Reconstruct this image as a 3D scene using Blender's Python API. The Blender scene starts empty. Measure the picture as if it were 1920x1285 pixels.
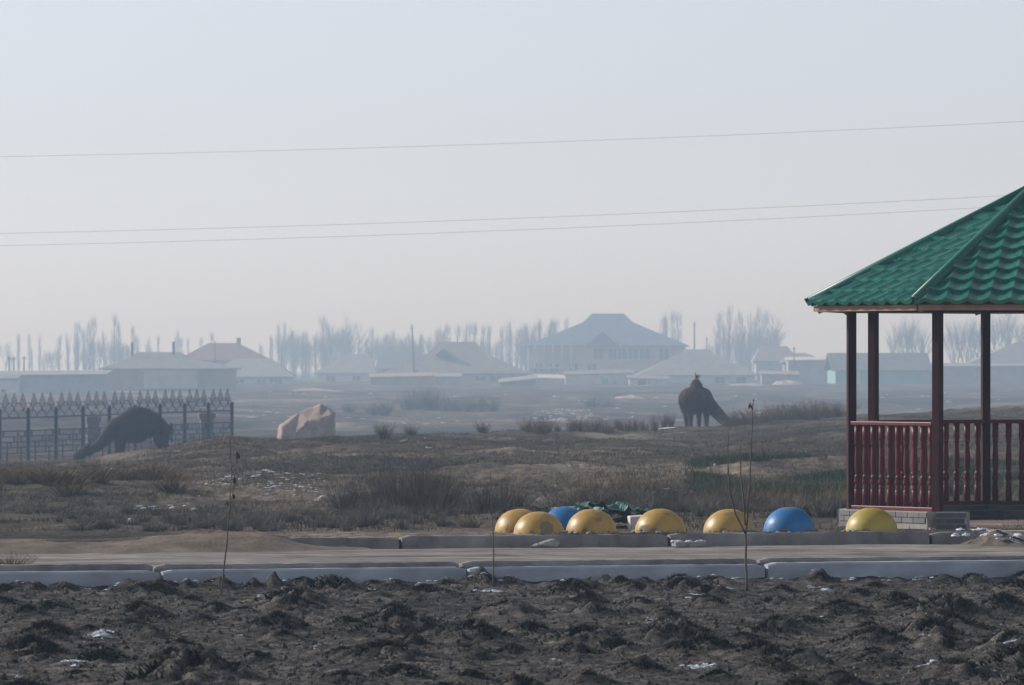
import bpy, bmesh, math, random
import numpy as np
from mathutils import Vector, Matrix, Quaternion
R = math.radians
random.seed(11); rng = np.random.default_rng(11)
sc = bpy.context.scene
C = sc.collection

# ------------------------------------------------------------------ camera, sky, sun, exposure
CAMZ = 1.79; F = 12000.0; PX0 = 960.0; HY = 690.0          # eye height, focal length in photo pixels, horizon row
cd = bpy.data.cameras.new('camera'); cam = bpy.data.objects.new('camera', cd); C.objects.link(cam)
cam.location = (0, 0, CAMZ); cd.sensor_width = 36; cd.lens = 36*F/1920
cam.rotation_euler = (R(90) + math.atan((HY-642.5)/F), 0, 0)
cd.clip_start = 0.5; cd.clip_end = 9000
cd.dof.use_dof = True; cd.dof.focus_distance = 71; cd.dof.aperture_fstop = 13
sc.camera = cam

SUN_EL, SUN_AZ = 28.0, 66.0                                  # azimuth: degrees left of the view direction
sund = Vector((-math.sin(R(SUN_AZ))*math.cos(R(SUN_EL)), math.cos(R(SUN_AZ))*math.cos(R(SUN_EL)), math.sin(R(SUN_EL))))
w = bpy.data.worlds.new('World'); sc.world = w; w.use_nodes = True
nt = w.node_tree; bg = nt.nodes['Background']
sky = nt.nodes.new('ShaderNodeTexSky'); sky.sky_type = 'NISHITA'; sky.sun_disc = False
sky.sun_elevation = R(SUN_EL); sky.sun_rotation = R(-SUN_AZ); sky.altitude = 300
sky.air_density = 0.7; sky.dust_density = 0.4; sky.ozone_density = 1.5
hsv = nt.nodes.new('ShaderNodeHueSaturation'); hsv.inputs['Saturation'].default_value = 0.30
tint = nt.nodes.new('ShaderNodeMix'); tint.data_type = 'RGBA'; tint.blend_type = 'MULTIPLY'
tint.inputs[0].default_value = 1.0; tint.inputs[7].default_value = (0.945, 0.965, 1.05, 1)
nt.links.new(sky.outputs[0], hsv.inputs['Color']); nt.links.new(hsv.outputs[0], tint.inputs[6])
nt.links.new(tint.outputs[2], bg.inputs['Color']); bg.inputs['Strength'].default_value = 0.086
sl = bpy.data.lights.new('sun', 'SUN'); sl.energy = 3.2; sl.angle = R(0.6); sl.color = (1.0, 0.975, 0.955)
so = bpy.data.objects.new('sun', sl); C.objects.link(so); so.rotation_euler = (-sund).to_track_quat('-Z', 'Y').to_euler(); so.location = (-60, 40, 60)
vs = sc.view_settings; vs.view_transform = 'Standard'; vs.look = 'None'; vs.exposure = 0.5; vs.gamma = 1.0; vs.use_curve_mapping = False
sc.cycles.use_denoising = True
HAZE_DENSITY = 0.00076; HAZE_COLOR = (0.57, 0.78, 1.0, 1); HAZE_G = 0.32

# ------------------------------------------------------------------ helpers
def hash2(ix, iy, seed):
    n = (ix.astype(np.int64)*374761393 + iy.astype(np.int64)*668265263 + seed*1442695) & 0xffffffff
    n = ((n ^ (n >> 13))*1274126177) & 0xffffffff
    n = (n ^ (n >> 16)) & 0xffffff
    return n/float(0xffffff)
def vnoise(x, y, seed=0):
    x = np.asarray(x, float); y = np.asarray(y, float)
    ix = np.floor(x); iy = np.floor(y); fx = x-ix; fy = y-iy
    fx = fx*fx*(3-2*fx); fy = fy*fy*(3-2*fy)
    a = hash2(ix, iy, seed); b = hash2(ix+1, iy, seed); c = hash2(ix, iy+1, seed); d = hash2(ix+1, iy+1, seed)
    return (a*(1-fx)+b*fx)*(1-fy) + (c*(1-fx)+d*fx)*fy
def fbm(x, y, oc=4, seed=0, gain=0.5):
    s = 0; a = 1; t = 0
    for k in range(oc):
        s = s + a*vnoise(np.asarray(x)*2**k + 17.3*k, np.asarray(y)*2**k - 9.1*k, seed+k); t += a; a *= gain
    return s/t
def sstep(a, b, x):
    t = np.clip((np.asarray(x, float)-a)/(b-a), 0, 1); return t*t*(3-2*t)
def P(px, py, Y): return Vector(((px-PX0)/F*Y, Y, CAMZ + (HY-py)/F*Y))
def X(px, Y): return (px-PX0)/F*Y

MATS = {}
def _nodes(name):
    m = bpy.data.materials.new(name); m.use_nodes = True; n = m.node_tree
    return m, n, n.nodes['Principled BSDF']
def mat(name, stops, scale=1.0, rough=0.85, bump=0.0, bscale=None, detail=6, stretch=(1, 1, 1), spec=0.3, metallic=0.0, distortion=0.0, rnd=0.0, bdist=0.02, coat=0.0, sheen=0.0):
    """stops: list of (pos, (r,g,b)) driven by noise in object space"""
    if name in MATS: return MATS[name]
    m, n, b = _nodes(name)
    b.inputs['Roughness'].default_value = rough; b.inputs['Metallic'].default_value = metallic
    b.inputs['Specular IOR Level'].default_value = spec; b.inputs['Coat Weight'].default_value = coat
    tc = n.nodes.new('ShaderNodeTexCoord'); mp = n.nodes.new('ShaderNodeMapping'); mp.inputs['Scale'].default_value = stretch
    n.links.new(tc.outputs['Object'], mp.inputs[0])
    if rnd:
        oi = n.nodes.new('ShaderNodeObjectInfo'); vm = n.nodes.new('ShaderNodeVectorMath'); vm.operation = 'MULTIPLY'
        cmb = n.nodes.new('ShaderNodeCombineXYZ')
        for i in range(3): n.links.new(oi.outputs['Random'], cmb.inputs[i])
        n.links.new(cmb.outputs[0], vm.inputs[0]); vm.inputs[1].default_value = (53*rnd, 91*rnd, 37*rnd)
        n.links.new(vm.outputs[0], mp.inputs['Location'])
    no = n.nodes.new('ShaderNodeTexNoise'); no.inputs['Scale'].default_value = scale; no.inputs['Detail'].default_value = detail
    no.inputs['Roughness'].default_value = 0.62; no.inputs['Distortion'].default_value = distortion
    n.links.new(mp.outputs[0], no.inputs['Vector'])
    cr = n.nodes.new('ShaderNodeValToRGB'); e = cr.color_ramp.elements
    while len(e) > len(stops) and len(e) > 1: e.remove(e[-1])
    while len(e) < len(stops): e.new(0.5)
    for el, (p, c) in zip(e, stops): el.position = p; el.color = (*c, 1)
    n.links.new(no.outputs['Fac'], cr.inputs[0]); n.links.new(cr.outputs[0], b.inputs['Base Color'])
    if bump:
        nb = n.nodes.new('ShaderNodeTexNoise'); nb.inputs['Scale'].default_value = bscale or scale*6; nb.inputs['Detail'].default_value = 5
        n.links.new(mp.outputs[0], nb.inputs['Vector'])
        bp = n.nodes.new('ShaderNodeBump'); bp.inputs['Strength'].default_value = bump; bp.inputs['Distance'].default_value = bdist
        n.links.new(nb.outputs['Fac'], bp.inputs['Height']); n.links.new(bp.outputs[0], b.inputs['Normal'])
    MATS[name] = m
    return m
def two(name, a, b, **k): return mat(name, [(0.32, a), (0.68, b)], **k)

class MB:
    def __init__(s): s.v = []; s.f = []; s.n = 0
    def add(s, v, f):
        v = np.asarray(v, float).reshape(-1, 3); s.v.append(v); s.f += [tuple(i+s.n for i in q) for q in f]; s.n += len(v); return s
    def box(s, c, d, rz=0.0, M=None):
        hx, hy, hz = d[0]/2, d[1]/2, d[2]/2
        v = np.array([(x, y, z) for z in (-hz, hz) for y in (-hy, hy) for x in (-hx, hx)])
        if rz:
            ca, sa = math.cos(rz), math.sin(rz); v = np.c_[v[:, 0]*ca-v[:, 1]*sa, v[:, 0]*sa+v[:, 1]*ca, v[:, 2]]
        v = v + np.array(c)
        if M is not None: v = np.array([M @ Vector(p) for p in v])
        return s.add(v, [(0, 2, 3, 1), (4, 5, 7, 6), (0, 1, 5, 4), (2, 6, 7, 3), (0, 4, 6, 2), (1, 3, 7, 5)])
    def tube(s, pts, rad, n=6, cap=True, sy=1.0):
        pts = [Vector(p) for p in pts]; vs = []; f = []
        if not hasattr(rad, '__len__'): rad = [rad]*len(pts)
        for i, p in enumerate(pts):
            d = (pts[min(i+1, len(pts)-1)]-pts[max(i-1, 0)]).normalized()
            a = d.cross(Vector((0, 1, 0)))
            if a.length < 0.1: a = d.cross(Vector((1, 0, 0)))
            a.normalize(); b = d.cross(a).normalized()
            for k in range(n):
                t = 2*math.pi*k/n; vs.append(p + (a*math.cos(t) + b*math.sin(t)*sy)*rad[i])
        for i in range(len(pts)-1):
            for k in range(n):
                f.append((i*n+k, i*n+(k+1) % n, (i+1)*n+(k+1) % n, (i+1)*n+k))
        if cap: f.append(tuple(range(n))[::-1]); f.append(tuple(range((len(pts)-1)*n, len(pts)*n)))
        return s.add([tuple(q) for q in vs], f)
    def lathe(s, prof, n=10, c=(0, 0, 0), cap=True):
        vs = []; f = []
        for r, z in prof:
            for k in range(n): t = 2*math.pi*k/n; vs.append((c[0]+r*math.cos(t), c[1]+r*math.sin(t), c[2]+z))
        for i in range(len(prof)-1):
            for k in range(n): f.append((i*n+k, i*n+(k+1) % n, (i+1)*n+(k+1) % n, (i+1)*n+k))
        if cap: f.append(tuple(range(n))[::-1]); f.append(tuple(range((len(prof)-1)*n, len(prof)*n)))
        return s.add(vs, f)
    def poly(s, v): return s.add(v, [tuple(range(len(v)))])
    def grid(s, xs, ys, zs):
        """xs, ys, zs: 2-D arrays"""
        h, wd = xs.shape; v = np.stack([xs, ys, zs], -1).reshape(-1, 3)
        i = (np.arange(h-1)[:, None]*wd + np.arange(wd-1)[None, :]).ravel()
        q = np.stack([i, i+1, i+1+wd, i+wd], 1)
        s.v.append(v); s.f += list(map(tuple, (q+s.n).tolist())); s.n += len(v); return s
    def tris(s, v):
        """v: (N,3,3)"""
        k = len(v); s.v.append(v.reshape(-1, 3)); s.f += list(map(tuple, (np.arange(k*3).reshape(-1, 3)+s.n).tolist())); s.n += k*3; return s
    def mesh(s, name, smooth=False):
        me = bpy.data.meshes.new(name); v = np.concatenate(s.v) if s.v else np.zeros((0, 3))
        me.from_pydata(v.tolist(), [], s.f); me.update()
        if smooth: me.polygons.foreach_set('use_smooth', [True]*len(me.polygons))
        return me
    def build(s, name, m, parent=None, smooth=False, loc=None):
        return link(s.mesh(name, smooth), name, m, parent, loc)
def link(me, name, m=None, parent=None, loc=None):
    o = bpy.data.objects.new(name, me); C.objects.link(o)
    if m is not None and len(me.materials) == 0: me.materials.append(m)
    if parent is not None: o.parent = parent
    if loc is not None: o.location = loc
    return o
def tag(o, label=None, cat=None, group=None, kind=None):
    if label: o['label'] = label
    if cat: o['category'] = cat
    if group: o['group'] = group
    if kind: o['kind'] = kind
    return o
def empty(name, loc, rz=0.0):
    o = bpy.data.objects.new(name, None); C.objects.link(o); o.location = loc; o.rotation_euler = (0, 0, rz); o.empty_display_size = 0.2
    return o
def bevel(o, wd, seg=2):
    b = o.modifiers.new('bevel', 'BEVEL'); b.width = wd; b.segments = seg; b.limit_method = 'ANGLE'; return o

# ------------------------------------------------------------------ terrain
A = R(17); CA, SA = math.cos(A), math.sin(A)                 # the road runs 17 degrees off the picture plane
VN, VF = 58.3, 65.2                                          # near kerb face, far kerb face (metres across the road)
def sv(s, v): return s*CA - v*SA, s*SA + v*CA                # road frame -> world x, y
def onv(px, v): u = (px-PX0)/F; Y = v/(CA - u*SA); return u*Y, Y
TUFTS = []                                                   # (x, y, radius, height) soil humps of the field
for _ in range(4000):
    if len(TUFTS) >= 150: break
    y = random.uniform(38, 60.5); x = random.uniform(-1, 1)*(0.085*y+0.6)
    v = y*CA - x*SA
    if v > VN-0.35: continue
    r = random.uniform(0.12, 0.30)*(1.0 if random.random() < .8 else 1.3)
    if any((x-a)**2 + ((y-b)*0.55)**2 < (r+c)**2*0.85 for a, b, c, d in TUFTS): continue
    TUFTS.append((x, y, r, random.uniform(0.055, 0.10)*(r/0.22)))
for _ in range(40):                                          # ragged row of clumps along the foot of the kerb
    px = random.uniform(-60, 1980); v = VN-random.uniform(0.12, 0.5); x, y = onv(px, v)
    TUFTS.append((x, y, random.uniform(0.08, 0.2), random.uniform(0.03, 0.07)))
CR = np.array([(-3000, 150, 888), (-400, 150, 886), (0, 150, 880), (140, 150, 873), (230, 150, 860), (330, 152, 841), (430, 155, 823), (520, 165, 828), (640, 180, 822),
               (800, 190, 818), (960, 200, 813), (1100, 215, 809), (1250, 248, 804), (1350, 255, 801), (1500, 255, 787), (1600, 255, 780),
               (1750, 258, 772), (1920, 260, 762), (2300, 262, 752), (5000, 262, 750)], float)
def land(x, Y):
    px = PX0 + F*x/Y
    Yc = np.interp(px, CR[:, 0], CR[:, 1]); yc = np.interp(px, CR[:, 0], CR[:, 2]); zc = CAMZ-(yc-HY)*Yc/F
    dm = 1-0.65*sstep(950, 1250, px)
    z0 = np.interp(Y, [60, 78.5, 80, 83.5, 89, 100], [0, 0, -0.04, -0.34, -0.26, -0.05])*dm - 0.05*(1-dm)*sstep(80, 100, Y)
    t = np.clip((Y-100)/(Yc-100), 0, 1)
    z1 = -0.05 + (zc+0.05)*t
    z = np.where(Y < 100, z0, z1)
    plain = np.interp(Y, [100, 270, 330, 450, 600, 800, 1100, 1500, 4000], [-1.65, -1.72, -2.2, -3.3, -2.9, -2.1, -1.0, -0.8, -0.4])
    k = sstep(0, 1, (Y-Yc)/26)
    hum = (fbm(x/3.2+5, Y/7.0, 3, 3)-0.5)*0.46*sstep(84, 96, Y)*(1-0.45*sstep(-25, 0, Y-Yc))
    hum = hum + (fbm(x/1.3, Y/2.6, 2, 9)-0.5)*0.17*sstep(80, 92, Y)
    hum = hum + (fbm(x/0.55, Y/0.9, 3, 21)-0.5)*(0.045 + 0.08*sstep(78, 88, Y))
    hum2 = (fbm(x/15, Y/34, 4, 31)-0.5)*1.7*sstep(270, 420, Y)*(1-0.75*sstep(850, 1000, Y)) + (fbm(x/2.7, Y/6, 3, 37)-0.5)*0.22
    z = (z+hum)*(1-k) + (plain+hum2*np.clip(1-(Y-700)/1500, 0.1, 1))*k
    return z
def field(x, y):
    z = -0.285 + (fbm(x/0.9, y/1.3, 3, 51)-0.5)*0.05 + (fbm(x/0.20, y/0.26, 4, 57, 0.7)-0.5)*0.042 + (fbm(x/0.075, y/0.085, 2, 63)-0.5)*0.042
    v = y*CA - x*SA
    z = z + 0.05*sstep(VN-0.5, VN-0.1, v)*vnoise(x/0.4, y/0.4, 77)
    return z
def field_full(x, y):
    z = field(x, y); sh = z.shape; zf = z.ravel(); xf = np.asarray(x).ravel(); yf = np.asarray(y).ravel()
    for a, b, r, h in TUFTS:
        sel = np.nonzero((np.abs(xf-a) < r*2.2) & (np.abs(yf-b) < r*3.2))[0]
        if len(sel):
            d2 = ((xf[sel]-a)/r)**2 + ((yf[sel]-b)/(1.4*r))**2
            zf[sel] += h*np.exp(-1.3*d2)*(0.2+1.6*fbm(xf[sel]/0.08, yf[sel]/0.11, 3, 91))
    return zf.reshape(sh)
def zland(x, y): return float(land(np.array([x], float), np.array([y], float))[0])
def zfield(x, y): return float(field_full(np.array([x], float), np.array([y], float))[0])

soil = mat('soil', [(0.32, (0.022, 0.0195, 0.017)), (0.5, (0.075, 0.066, 0.058)), (0.68, (0.17, 0.15, 0.132))], scale=5.0, rough=0.95, bump=1.0, bscale=45, detail=9, spec=0.1, bdist=0.03)
steppe = mat('steppe_soil', [(0.30, (0.017, 0.0148, 0.0125)), (0.44, (0.046, 0.0375, 0.029)), (0.56, (0.098, 0.078, 0.057)), (0.70, (0.165, 0.14, 0.11))], scale=0.17, rough=0.95, bump=0.8, bscale=7, detail=11, stretch=(1, 0.4, 1), spec=0.1, bdist=0.1)
def large_tone(m, scale, lo, hi, stretch):
    n = m.node_tree; b = n.nodes['Principled BSDF']; src = b.inputs['Base Color'].links[0].from_socket; tc = n.nodes.new('ShaderNodeTexCoord'); mp = n.nodes.new('ShaderNodeMapping'); mp.inputs['Scale'].default_value = stretch
    no = n.nodes.new('ShaderNodeTexNoise'); no.inputs['Scale'].default_value = scale; no.inputs['Detail'].default_value = 7; no.inputs['Roughness'].default_value = .6; mr = n.nodes.new('ShaderNodeMapRange')
    mr.inputs[1].default_value = .32; mr.inputs[2].default_value = .68; mr.inputs[3].default_value = lo; mr.inputs[4].default_value = hi
    mx = n.nodes.new('ShaderNodeVectorMath'); mx.operation = 'SCALE'
    n.links.new(tc.outputs['Object'], mp.inputs[0]); n.links.new(mp.outputs[0], no.inputs['Vector']); n.links.new(no.outputs['Fac'], mr.inputs[0]); n.links.new(src, mx.inputs[0]); n.links.new(mr.outputs[0], mx.inputs['Scale']); n.links.new(mx.outputs[0], b.inputs['Base Color'])
large_tone(steppe, 0.05, 0.5, 1.9, (1, .25, 1)); large_tone(steppe, 0.22, 0.6, 1.6, (1, .45, 1)); large_tone(steppe, 3.0, 0.35, 1.35, (1, .6, 1)); large_tone(soil, 0.7, .65, 1.2, (1, .5, 1)); large_tone(soil, 14, .55, 1.45, (1, .8, 1))
# ground beyond the road
u = np.concatenate([np.linspace(-0.36, -0.115, 26)[:-1], np.linspace(-0.115, 0.115, 560), np.linspace(0.115, 0.36, 26)[1:]])
rows = np.concatenate([np.linspace(64.2, 105, 270)[:-1], np.geomspace(105, 300, 330)[:-1], np.geomspace(300, 1100, 230)[:-1], np.geomspace(1100, 3600, 40)])
uu, YY = np.meshgrid(u, rows); xx = uu*YY
yy = YY + 0.0
# start exactly behind the far kerb: shift near rows to follow its line
vmin = VF+0.06
ystart = vmin/(CA - uu*SA); yy = np.where(YY < 105, ystart + (YY-64.2)/(105-64.2)*(105-ystart), YY); xx = uu*yy
zz = land(xx, yy); vv = yy*CA-xx*SA
zz = np.where(vv < VF+0.2, np.minimum(zz, -0.03), zz)
g = MB().grid(xx, yy, zz).build('ground', steppe, smooth=True); tag(g, kind='structure')
# near field
sx = np.concatenate([np.linspace(-70, -7.0, 22)[:-1], np.linspace(-7.0, 7.0, 440), np.linspace(7.0, 70, 22)[1:]])
vvr = np.concatenate([np.linspace(-60, 34, 30)[:-1], np.linspace(34, VN+0.03, 740)])
X2, V2 = np.meshgrid(sx, vvr); Y2 = (V2 + X2*SA)/CA
g = MB().grid(X2, Y2, field_full(X2, Y2)).build('field', soil, smooth=True); tag(g, kind='structure')

# road between the kerbs
roadm = mat('road_dirt', [(0.3, (0.12, 0.105, 0.092)), (0.5, (0.22, 0.195, 0.172)), (0.72, (0.34, 0.30, 0.265))], scale=1.1, rough=0.95, bump=0.5, bscale=30, detail=9, stretch=(0.35, 1.6, 1), spec=0.1)
large_tone(roadm, 5.0, .72, 1.28, (.5, 1, 1))
rs = np.concatenate([np.linspace(-60, -9, 20)[:-1], np.linspace(-9, 28, 420), np.linspace(28, 100, 20)[1:]])
rv = np.linspace(VN+0.30, VF+0.02, 130)
S3, V3 = np.meshgrid(rs, rv)
rut = np.exp(-((V3-VN-2.5)/0.13)**2) + 0.8*np.exp(-((V3-VN-4.1)/0.13)**2)
Z3 = -0.125 - 0.028*rut*(0.5+vnoise(S3/2, V3, 5)) + (fbm(S3/1.4, V3/0.35, 3, 7)-0.5)*0.035 + (fbm(S3/0.3, V3/0.12, 2, 8)-0.5)*0.012
x3, y3 = S3*CA-V3*SA, S3*SA+V3*CA
o = MB().grid(x3, y3, Z3).build('road', roadm, smooth=True); tag(o, kind='structure')
# sand drifted over the far kerb
S4, V4 = np.meshgrid(np.linspace(9.5, 18.3, 240), np.linspace(VF-1.7, VF+1.0, 90))
def S_of(px, v): x, y = onv(px, v); return x*CA + y*SA
sA, sB = S_of(470, VF), S_of(-30, VF)
env = np.exp(-((S4-S_of(430, VF))/0.95)**2)*0.075 + 0.125*sstep(S_of(600, VF), S_of(470, VF), S4)*(0.75+0.3*vnoise(S4/1.1, V4*0, 12))
acr = np.where(V4 < VF, np.exp(-((V4-VF)/0.62)**2), np.exp(-((V4-VF)/0.5)**2))
Z4 = -0.165 + (env+0.045)*acr + (fbm(S4/0.35, V4/0.2, 3, 14)-0.5)*0.05*acr
Z4 = np.where(V4 > VF+0.05, np.maximum(Z4, -0.06+0.08*acr*env/0.12), Z4)
sandm = two('sand', (0.13, 0.105, 0.08), (0.23, 0.185, 0.145), scale=2.5, rough=0.95, bump=0.5, bscale=25, spec=0.1)
# (built in the mirrored range too, so that the drift ends under the ground on both sides)
o = MB().grid(S4*CA-V4*SA, S4*SA+V4*CA, Z4).build('sand_drift', sandm, smooth=True); tag(o, kind='structure')

# kerbs: rows of three-metre stones
whitew = mat('blue_shade_whitewash', [(0.25, (0.22, 0.225, 0.235)), (0.45, (0.36, 0.385, 0.43)), (0.7, (0.49, 0.525, 0.59))], scale=1.6, rough=0.9, bump=0.25, bscale=30, detail=8, stretch=(1, 1, 2.2))  # whitewash tinted with the blue of the kerb's shaded face
conc = mat('old_concrete', [(0.28, (0.085, 0.08, 0.075)), (0.5, (0.23, 0.22, 0.207)), (0.72, (0.36, 0.345, 0.325))], scale=2.0, rough=0.92, bump=0.4, bscale=25, detail=9)
def stone_mesh(L, d, h, jag, seed):
    n = 34; rr = random.Random(seed); prof = [(0.0, -0.12), (0.0, h-0.02), (0.018, h), (d-0.015, h), (d, h-0.02), (d, -0.12)]
    m = MB(); xs = np.linspace(0, L, n); vs = []
    for i, s_ in enumerate(xs):
        e = min(s_, L-s_); c = max(0, 1-e/0.05)
        for k, (a, b) in enumerate(prof):
            j = rr.uniform(-1, 1)*jag if 0 < k < 5 else 0
            vs.append((s_, a + j*0.6 + (c*0.012 if a < d/2 else -c*0.012), b + (j - c*0.02 if k in (1, 2, 3, 4) else 0)))
    f = []
    for i in range(n-1):
        for k in range(5): f.append((i*6+k, (i+1)*6+k, (i+1)*6+k+1, i*6+k+1))
    f += [tuple(range(6)), tuple(range((n-1)*6, n*6))[::-1]]
    return m.add(vs, f)
def kerb(name, label, v0, ztop, d, joints_px, m, zbase, jag, height):
    root = empty(name, (*sv(0, v0), zbase), A); tag(root, kind='structure')
    s0 = S_of(joints_px, v0) % 3.0; k = 0
    S0 = -12 + s0
    for i in range(14):
        st = stone_mesh(2.965, d, height, jag, i*7+int(d*1000)).build('kerb_stone', m, root)
        st.location = (S0 + i*3.0+0.02, random.uniform(-0.012, 0.012), random.uniform(-0.012, 0.01)); st.rotation_euler = (random.uniform(-.01, .01), random.uniform(-.002, .002), random.uniform(-.003, .003))
    return root
kerb('near_kerb', '', VN, -0.10, 0.16, 303, whitew, -0.30, 0.0018, 0.20)
kerb('back_kerb', '', VN+0.17, -0.03, 0.15, 290, conc, -0.30, 0.003, 0.25)
kerb('far_kerb', '', VF, 0.0, 0.16, 1255, conc, -0.20, 0.004, 0.20)

# ------------------------------------------------------------------ distant village: houses
HS = 1.4                                                    # metres per drawing unit of the house plans below
def paint(name, c, var=0.18, scale=0.8, rough=0.85, **k):
    return two(name, tuple(max(0, x*(1-var)) for x in c), tuple(min(1, x*(1+var)) for x in c), scale=scale, rough=rough, **k)
M = dict(
    slate=paint('asbestos_slate_roof', (0.22, 0.22, 0.22)), tan_roof=paint('weathered_tan_roof', (0.25, 0.235, 0.21)), blue_roof=paint('blue_metal_roof', (0.14, 0.19, 0.27), rough=0.5),
    red_roof=paint('red_metal_roof', (0.22, 0.115, 0.09)), pale_roof=paint('pale_slate_roof', (0.28, 0.28, 0.275)), dark_roof=paint('dark_slate_roof', (0.17, 0.18, 0.19)),
    cream=paint('cream_plaster', (0.46, 0.43, 0.38)), white=paint('white_plaster', (0.58, 0.575, 0.56)), mud=paint('mud_plaster', (0.34, 0.28, 0.22)), grey=paint('grey_plaster', (0.33, 0.34, 0.35)),
    turq=paint('turquoise_paint', (0.22, 0.40, 0.41)), dark=paint('dark_opening', (0.04, 0.045, 0.05)), pane=two('window_pane', (0.03, 0.035, 0.04), (0.06, 0.07, 0.08), scale=2, rough=0.15, spec=0.6),
    wood=paint('grey_wood_pole', (0.11, 0.10, 0.09)), brick=paint('red_chimney_brick', (0.25, 0.14, 0.10)))
def roof_mesh(x0, x1, d, zb, ze, rx0, rx1, zr, zg, gab):
    """hipped roof over x0..x1, depth d; ridge rx0..rx1 at zr; gablets start at zg (0 = plain hip)"""
    m = MB(); h = d/2; e = 0.14
    if zg:
        t = (zg-ze)/(zr-ze); gx0 = x0+(rx0-x0)*(t+1)/2; gx1 = x1+(rx1-x1)*(t+1)/2; gy = h*(1-t)
        v = [(x0, -h, ze), (x1, -h, ze), (x1, h, ze), (x0, h, ze), (gx0, -gy, zg), (gx1, -gy, zg), (gx1, gy, zg), (gx0, gy, zg), (rx0, 0, zr), (rx1, 0, zr)]
        f = [(0, 1, 5, 4), (2, 3, 7, 6), (1, 2, 6, 5), (3, 0, 4, 7), (4, 5, 9, 8), (6, 7, 8, 9), (4, 8, 7), (5, 6, 9)]
    else:
        v = [(x0, -h, ze), (x1, -h, ze), (x1, h, ze), (x0, h, ze), (rx0, 0, zr), (rx1, 0, zr)]
        f = [(0, 1, 5, 4), (2, 3, 4, 5), (1, 2, 5), (3, 0, 4)]
    n = len(v); v = v + [(a, b, ze-e) for a, b, c in v[:4]]
    f += [(0, n, n+1, 1), (1, n+1, n+2, 2), (2, n+2, n+3, 3), (3, n+3, n, 0), (n+3, n+2, n+1, n)]
    return m.add(v, f)
def window(root, x, z, wd, hh, y, frame=M['white']):
    fr = MB()
    for dx in (-wd/2, 0, wd/2): fr.box((x+dx, y-0.04, z), (0.09, 0.1, hh+0.1))
    for dz in (-hh/2, hh/2): fr.box((x, y-0.045, z+dz), (wd+0.1, 0.11, 0.09))
    f = fr.build('window', frame, root)
    MB().box((x, y-0.015, z), (wd, 0.03, hh)).build('pane', M['pane'], f)
def house(label, px0, px1, Y, y_eave, y_base, rpx0, rpx1, y_ridge, roof, wall, gy=None, depth=9.0, over=0.5, wins=(), rz=0.0, cat='house', name='house', group=None):
    """built at its own distance Y in metres; wins: (px, py, w, h)"""
    Y = Y*HS; k = F/Y; zb = zland(X((px0+px1)/2, Y), Y)-0.3; cx = X((px0+px1)/2, Y)
    root = empty(name, (cx, Y+depth/2*HS, zb), rz); tag(root, label, cat, group); root.scale = (HS,)*3
    zz_ = lambda py: (CAMZ+(HY-py)/k-zb)/HS; xx_ = lambda px: (X(px, Y)-cx)/HS
    ze = zz_(y_eave); x0, x1 = xx_(px0), xx_(px1)
    MB().box((0, 0, ze/2-0.05), (x1-x0-2*over, depth-2*over, ze-0.1)).build('wall', wall, root)
    rf = roof_mesh(x0, x1, depth, 0, ze+0.05, xx_(rpx0), xx_(rpx1), zz_(y_ridge), zz_(gy) if gy else 0, None).build('roof', roof, root)
    for (a, b, wd, hh) in wins: window(root, xx_(a), zz_(b), wd, hh, -depth/2+over)
    return root, rf, xx_, zz_, ze
def shed(label, px0, px1, Y, y0, y1, ybase, roof, wall, depth=5.0, cat='shed', doors=(), name='shed'):
    """low lean-to: roof line y0 at its left, y1 at its right"""
    Y = Y*HS; k = F/Y; zb = zland(X((px0+px1)/2, Y), Y)-0.3; cx = X((px0+px1)/2, Y)
    root = empty(name, (cx, Y+depth/2*HS, zb)); tag(root, label, cat); root.scale = (HS,)*3
    zz_ = lambda py: (CAMZ+(HY-py)/k-zb)/HS; xx_ = lambda px: (X(px, Y)-cx)/HS
    a, b = xx_(px0), xx_(px1); za, zc = zz_(y0), zz_(y1); h = depth/2
    MB().add([(a, -h, 0), (b, -h, 0), (b, h, 0), (a, h, 0), (a, -h, za), (b, -h, zc), (b, h, zc), (a, h, za)],
             [(0, 1, 5, 4), (1, 2, 6, 5), (2, 3, 7, 6), (3, 0, 4, 7)]).build('wall', wall, root)
    o = 0.25; t = 0.12
    MB().add([(a-o, -h-o, za), (b+o, -h-o, zc), (b+o, h+o, zc+0.4), (a-o, h+o, za+0.4), (a-o, -h-o, za+t), (b+o, -h-o, zc+t), (b+o, h+o, zc+t+0.4), (a-o, h+o, za+t+0.4)],
             [(3, 2, 1, 0), (4, 5, 6, 7), (0, 1, 5, 4), (1, 2, 6, 5), (2, 3, 7, 6), (3, 0, 4, 7)]).build('roof', roof, root)
    for (pa, pb, pt, m) in doors:
        MB().box(((xx_(pa)+xx_(pb))/2, -h-0.03, zz_(pt)/2), (xx_(pb)-xx_(pa), 0.08, zz_(pt))).build('door', m, root)
    return root
# left group
shed('long low barn with pale flat roof behind the iron fence', -60, 196, 640, 706, 704, 750, M['pale_roof'], M['grey'], depth=9, cat='barn', name='barn', doors=((-40, -2, 712, M['white']), (38, 58, 736, M['turq'])))
shed('small white end shed against the long low barn', -30, 28, 628, 712, 712, 750, M['slate'], M['white'], depth=6, doors=((2, 11, 730, M['dark']),))
r_ = house('house with grey gablet roof and mud walls beside the long barn', 186, 442, 670, 692, 752, 250, 330, 660, M['slate'], M['mud'], gy=672, depth=14)
MB().box((r_[2](320), -7.2+0.1, r_[3](712)), (5.6, 0.5, 1.9)).build('cement_panel', M['cream'], r_[0]); MB().box((r_[2](242), -1.5, r_[3](656)), (0.25, 0.25, 1.6)).build('chimney', M['wood'], r_[1]); MB().box((r_[2](320), -1.2, r_[3](655)), (0.25, 0.25, 1.6)).build('chimney', M['wood'], r_[1])
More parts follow.
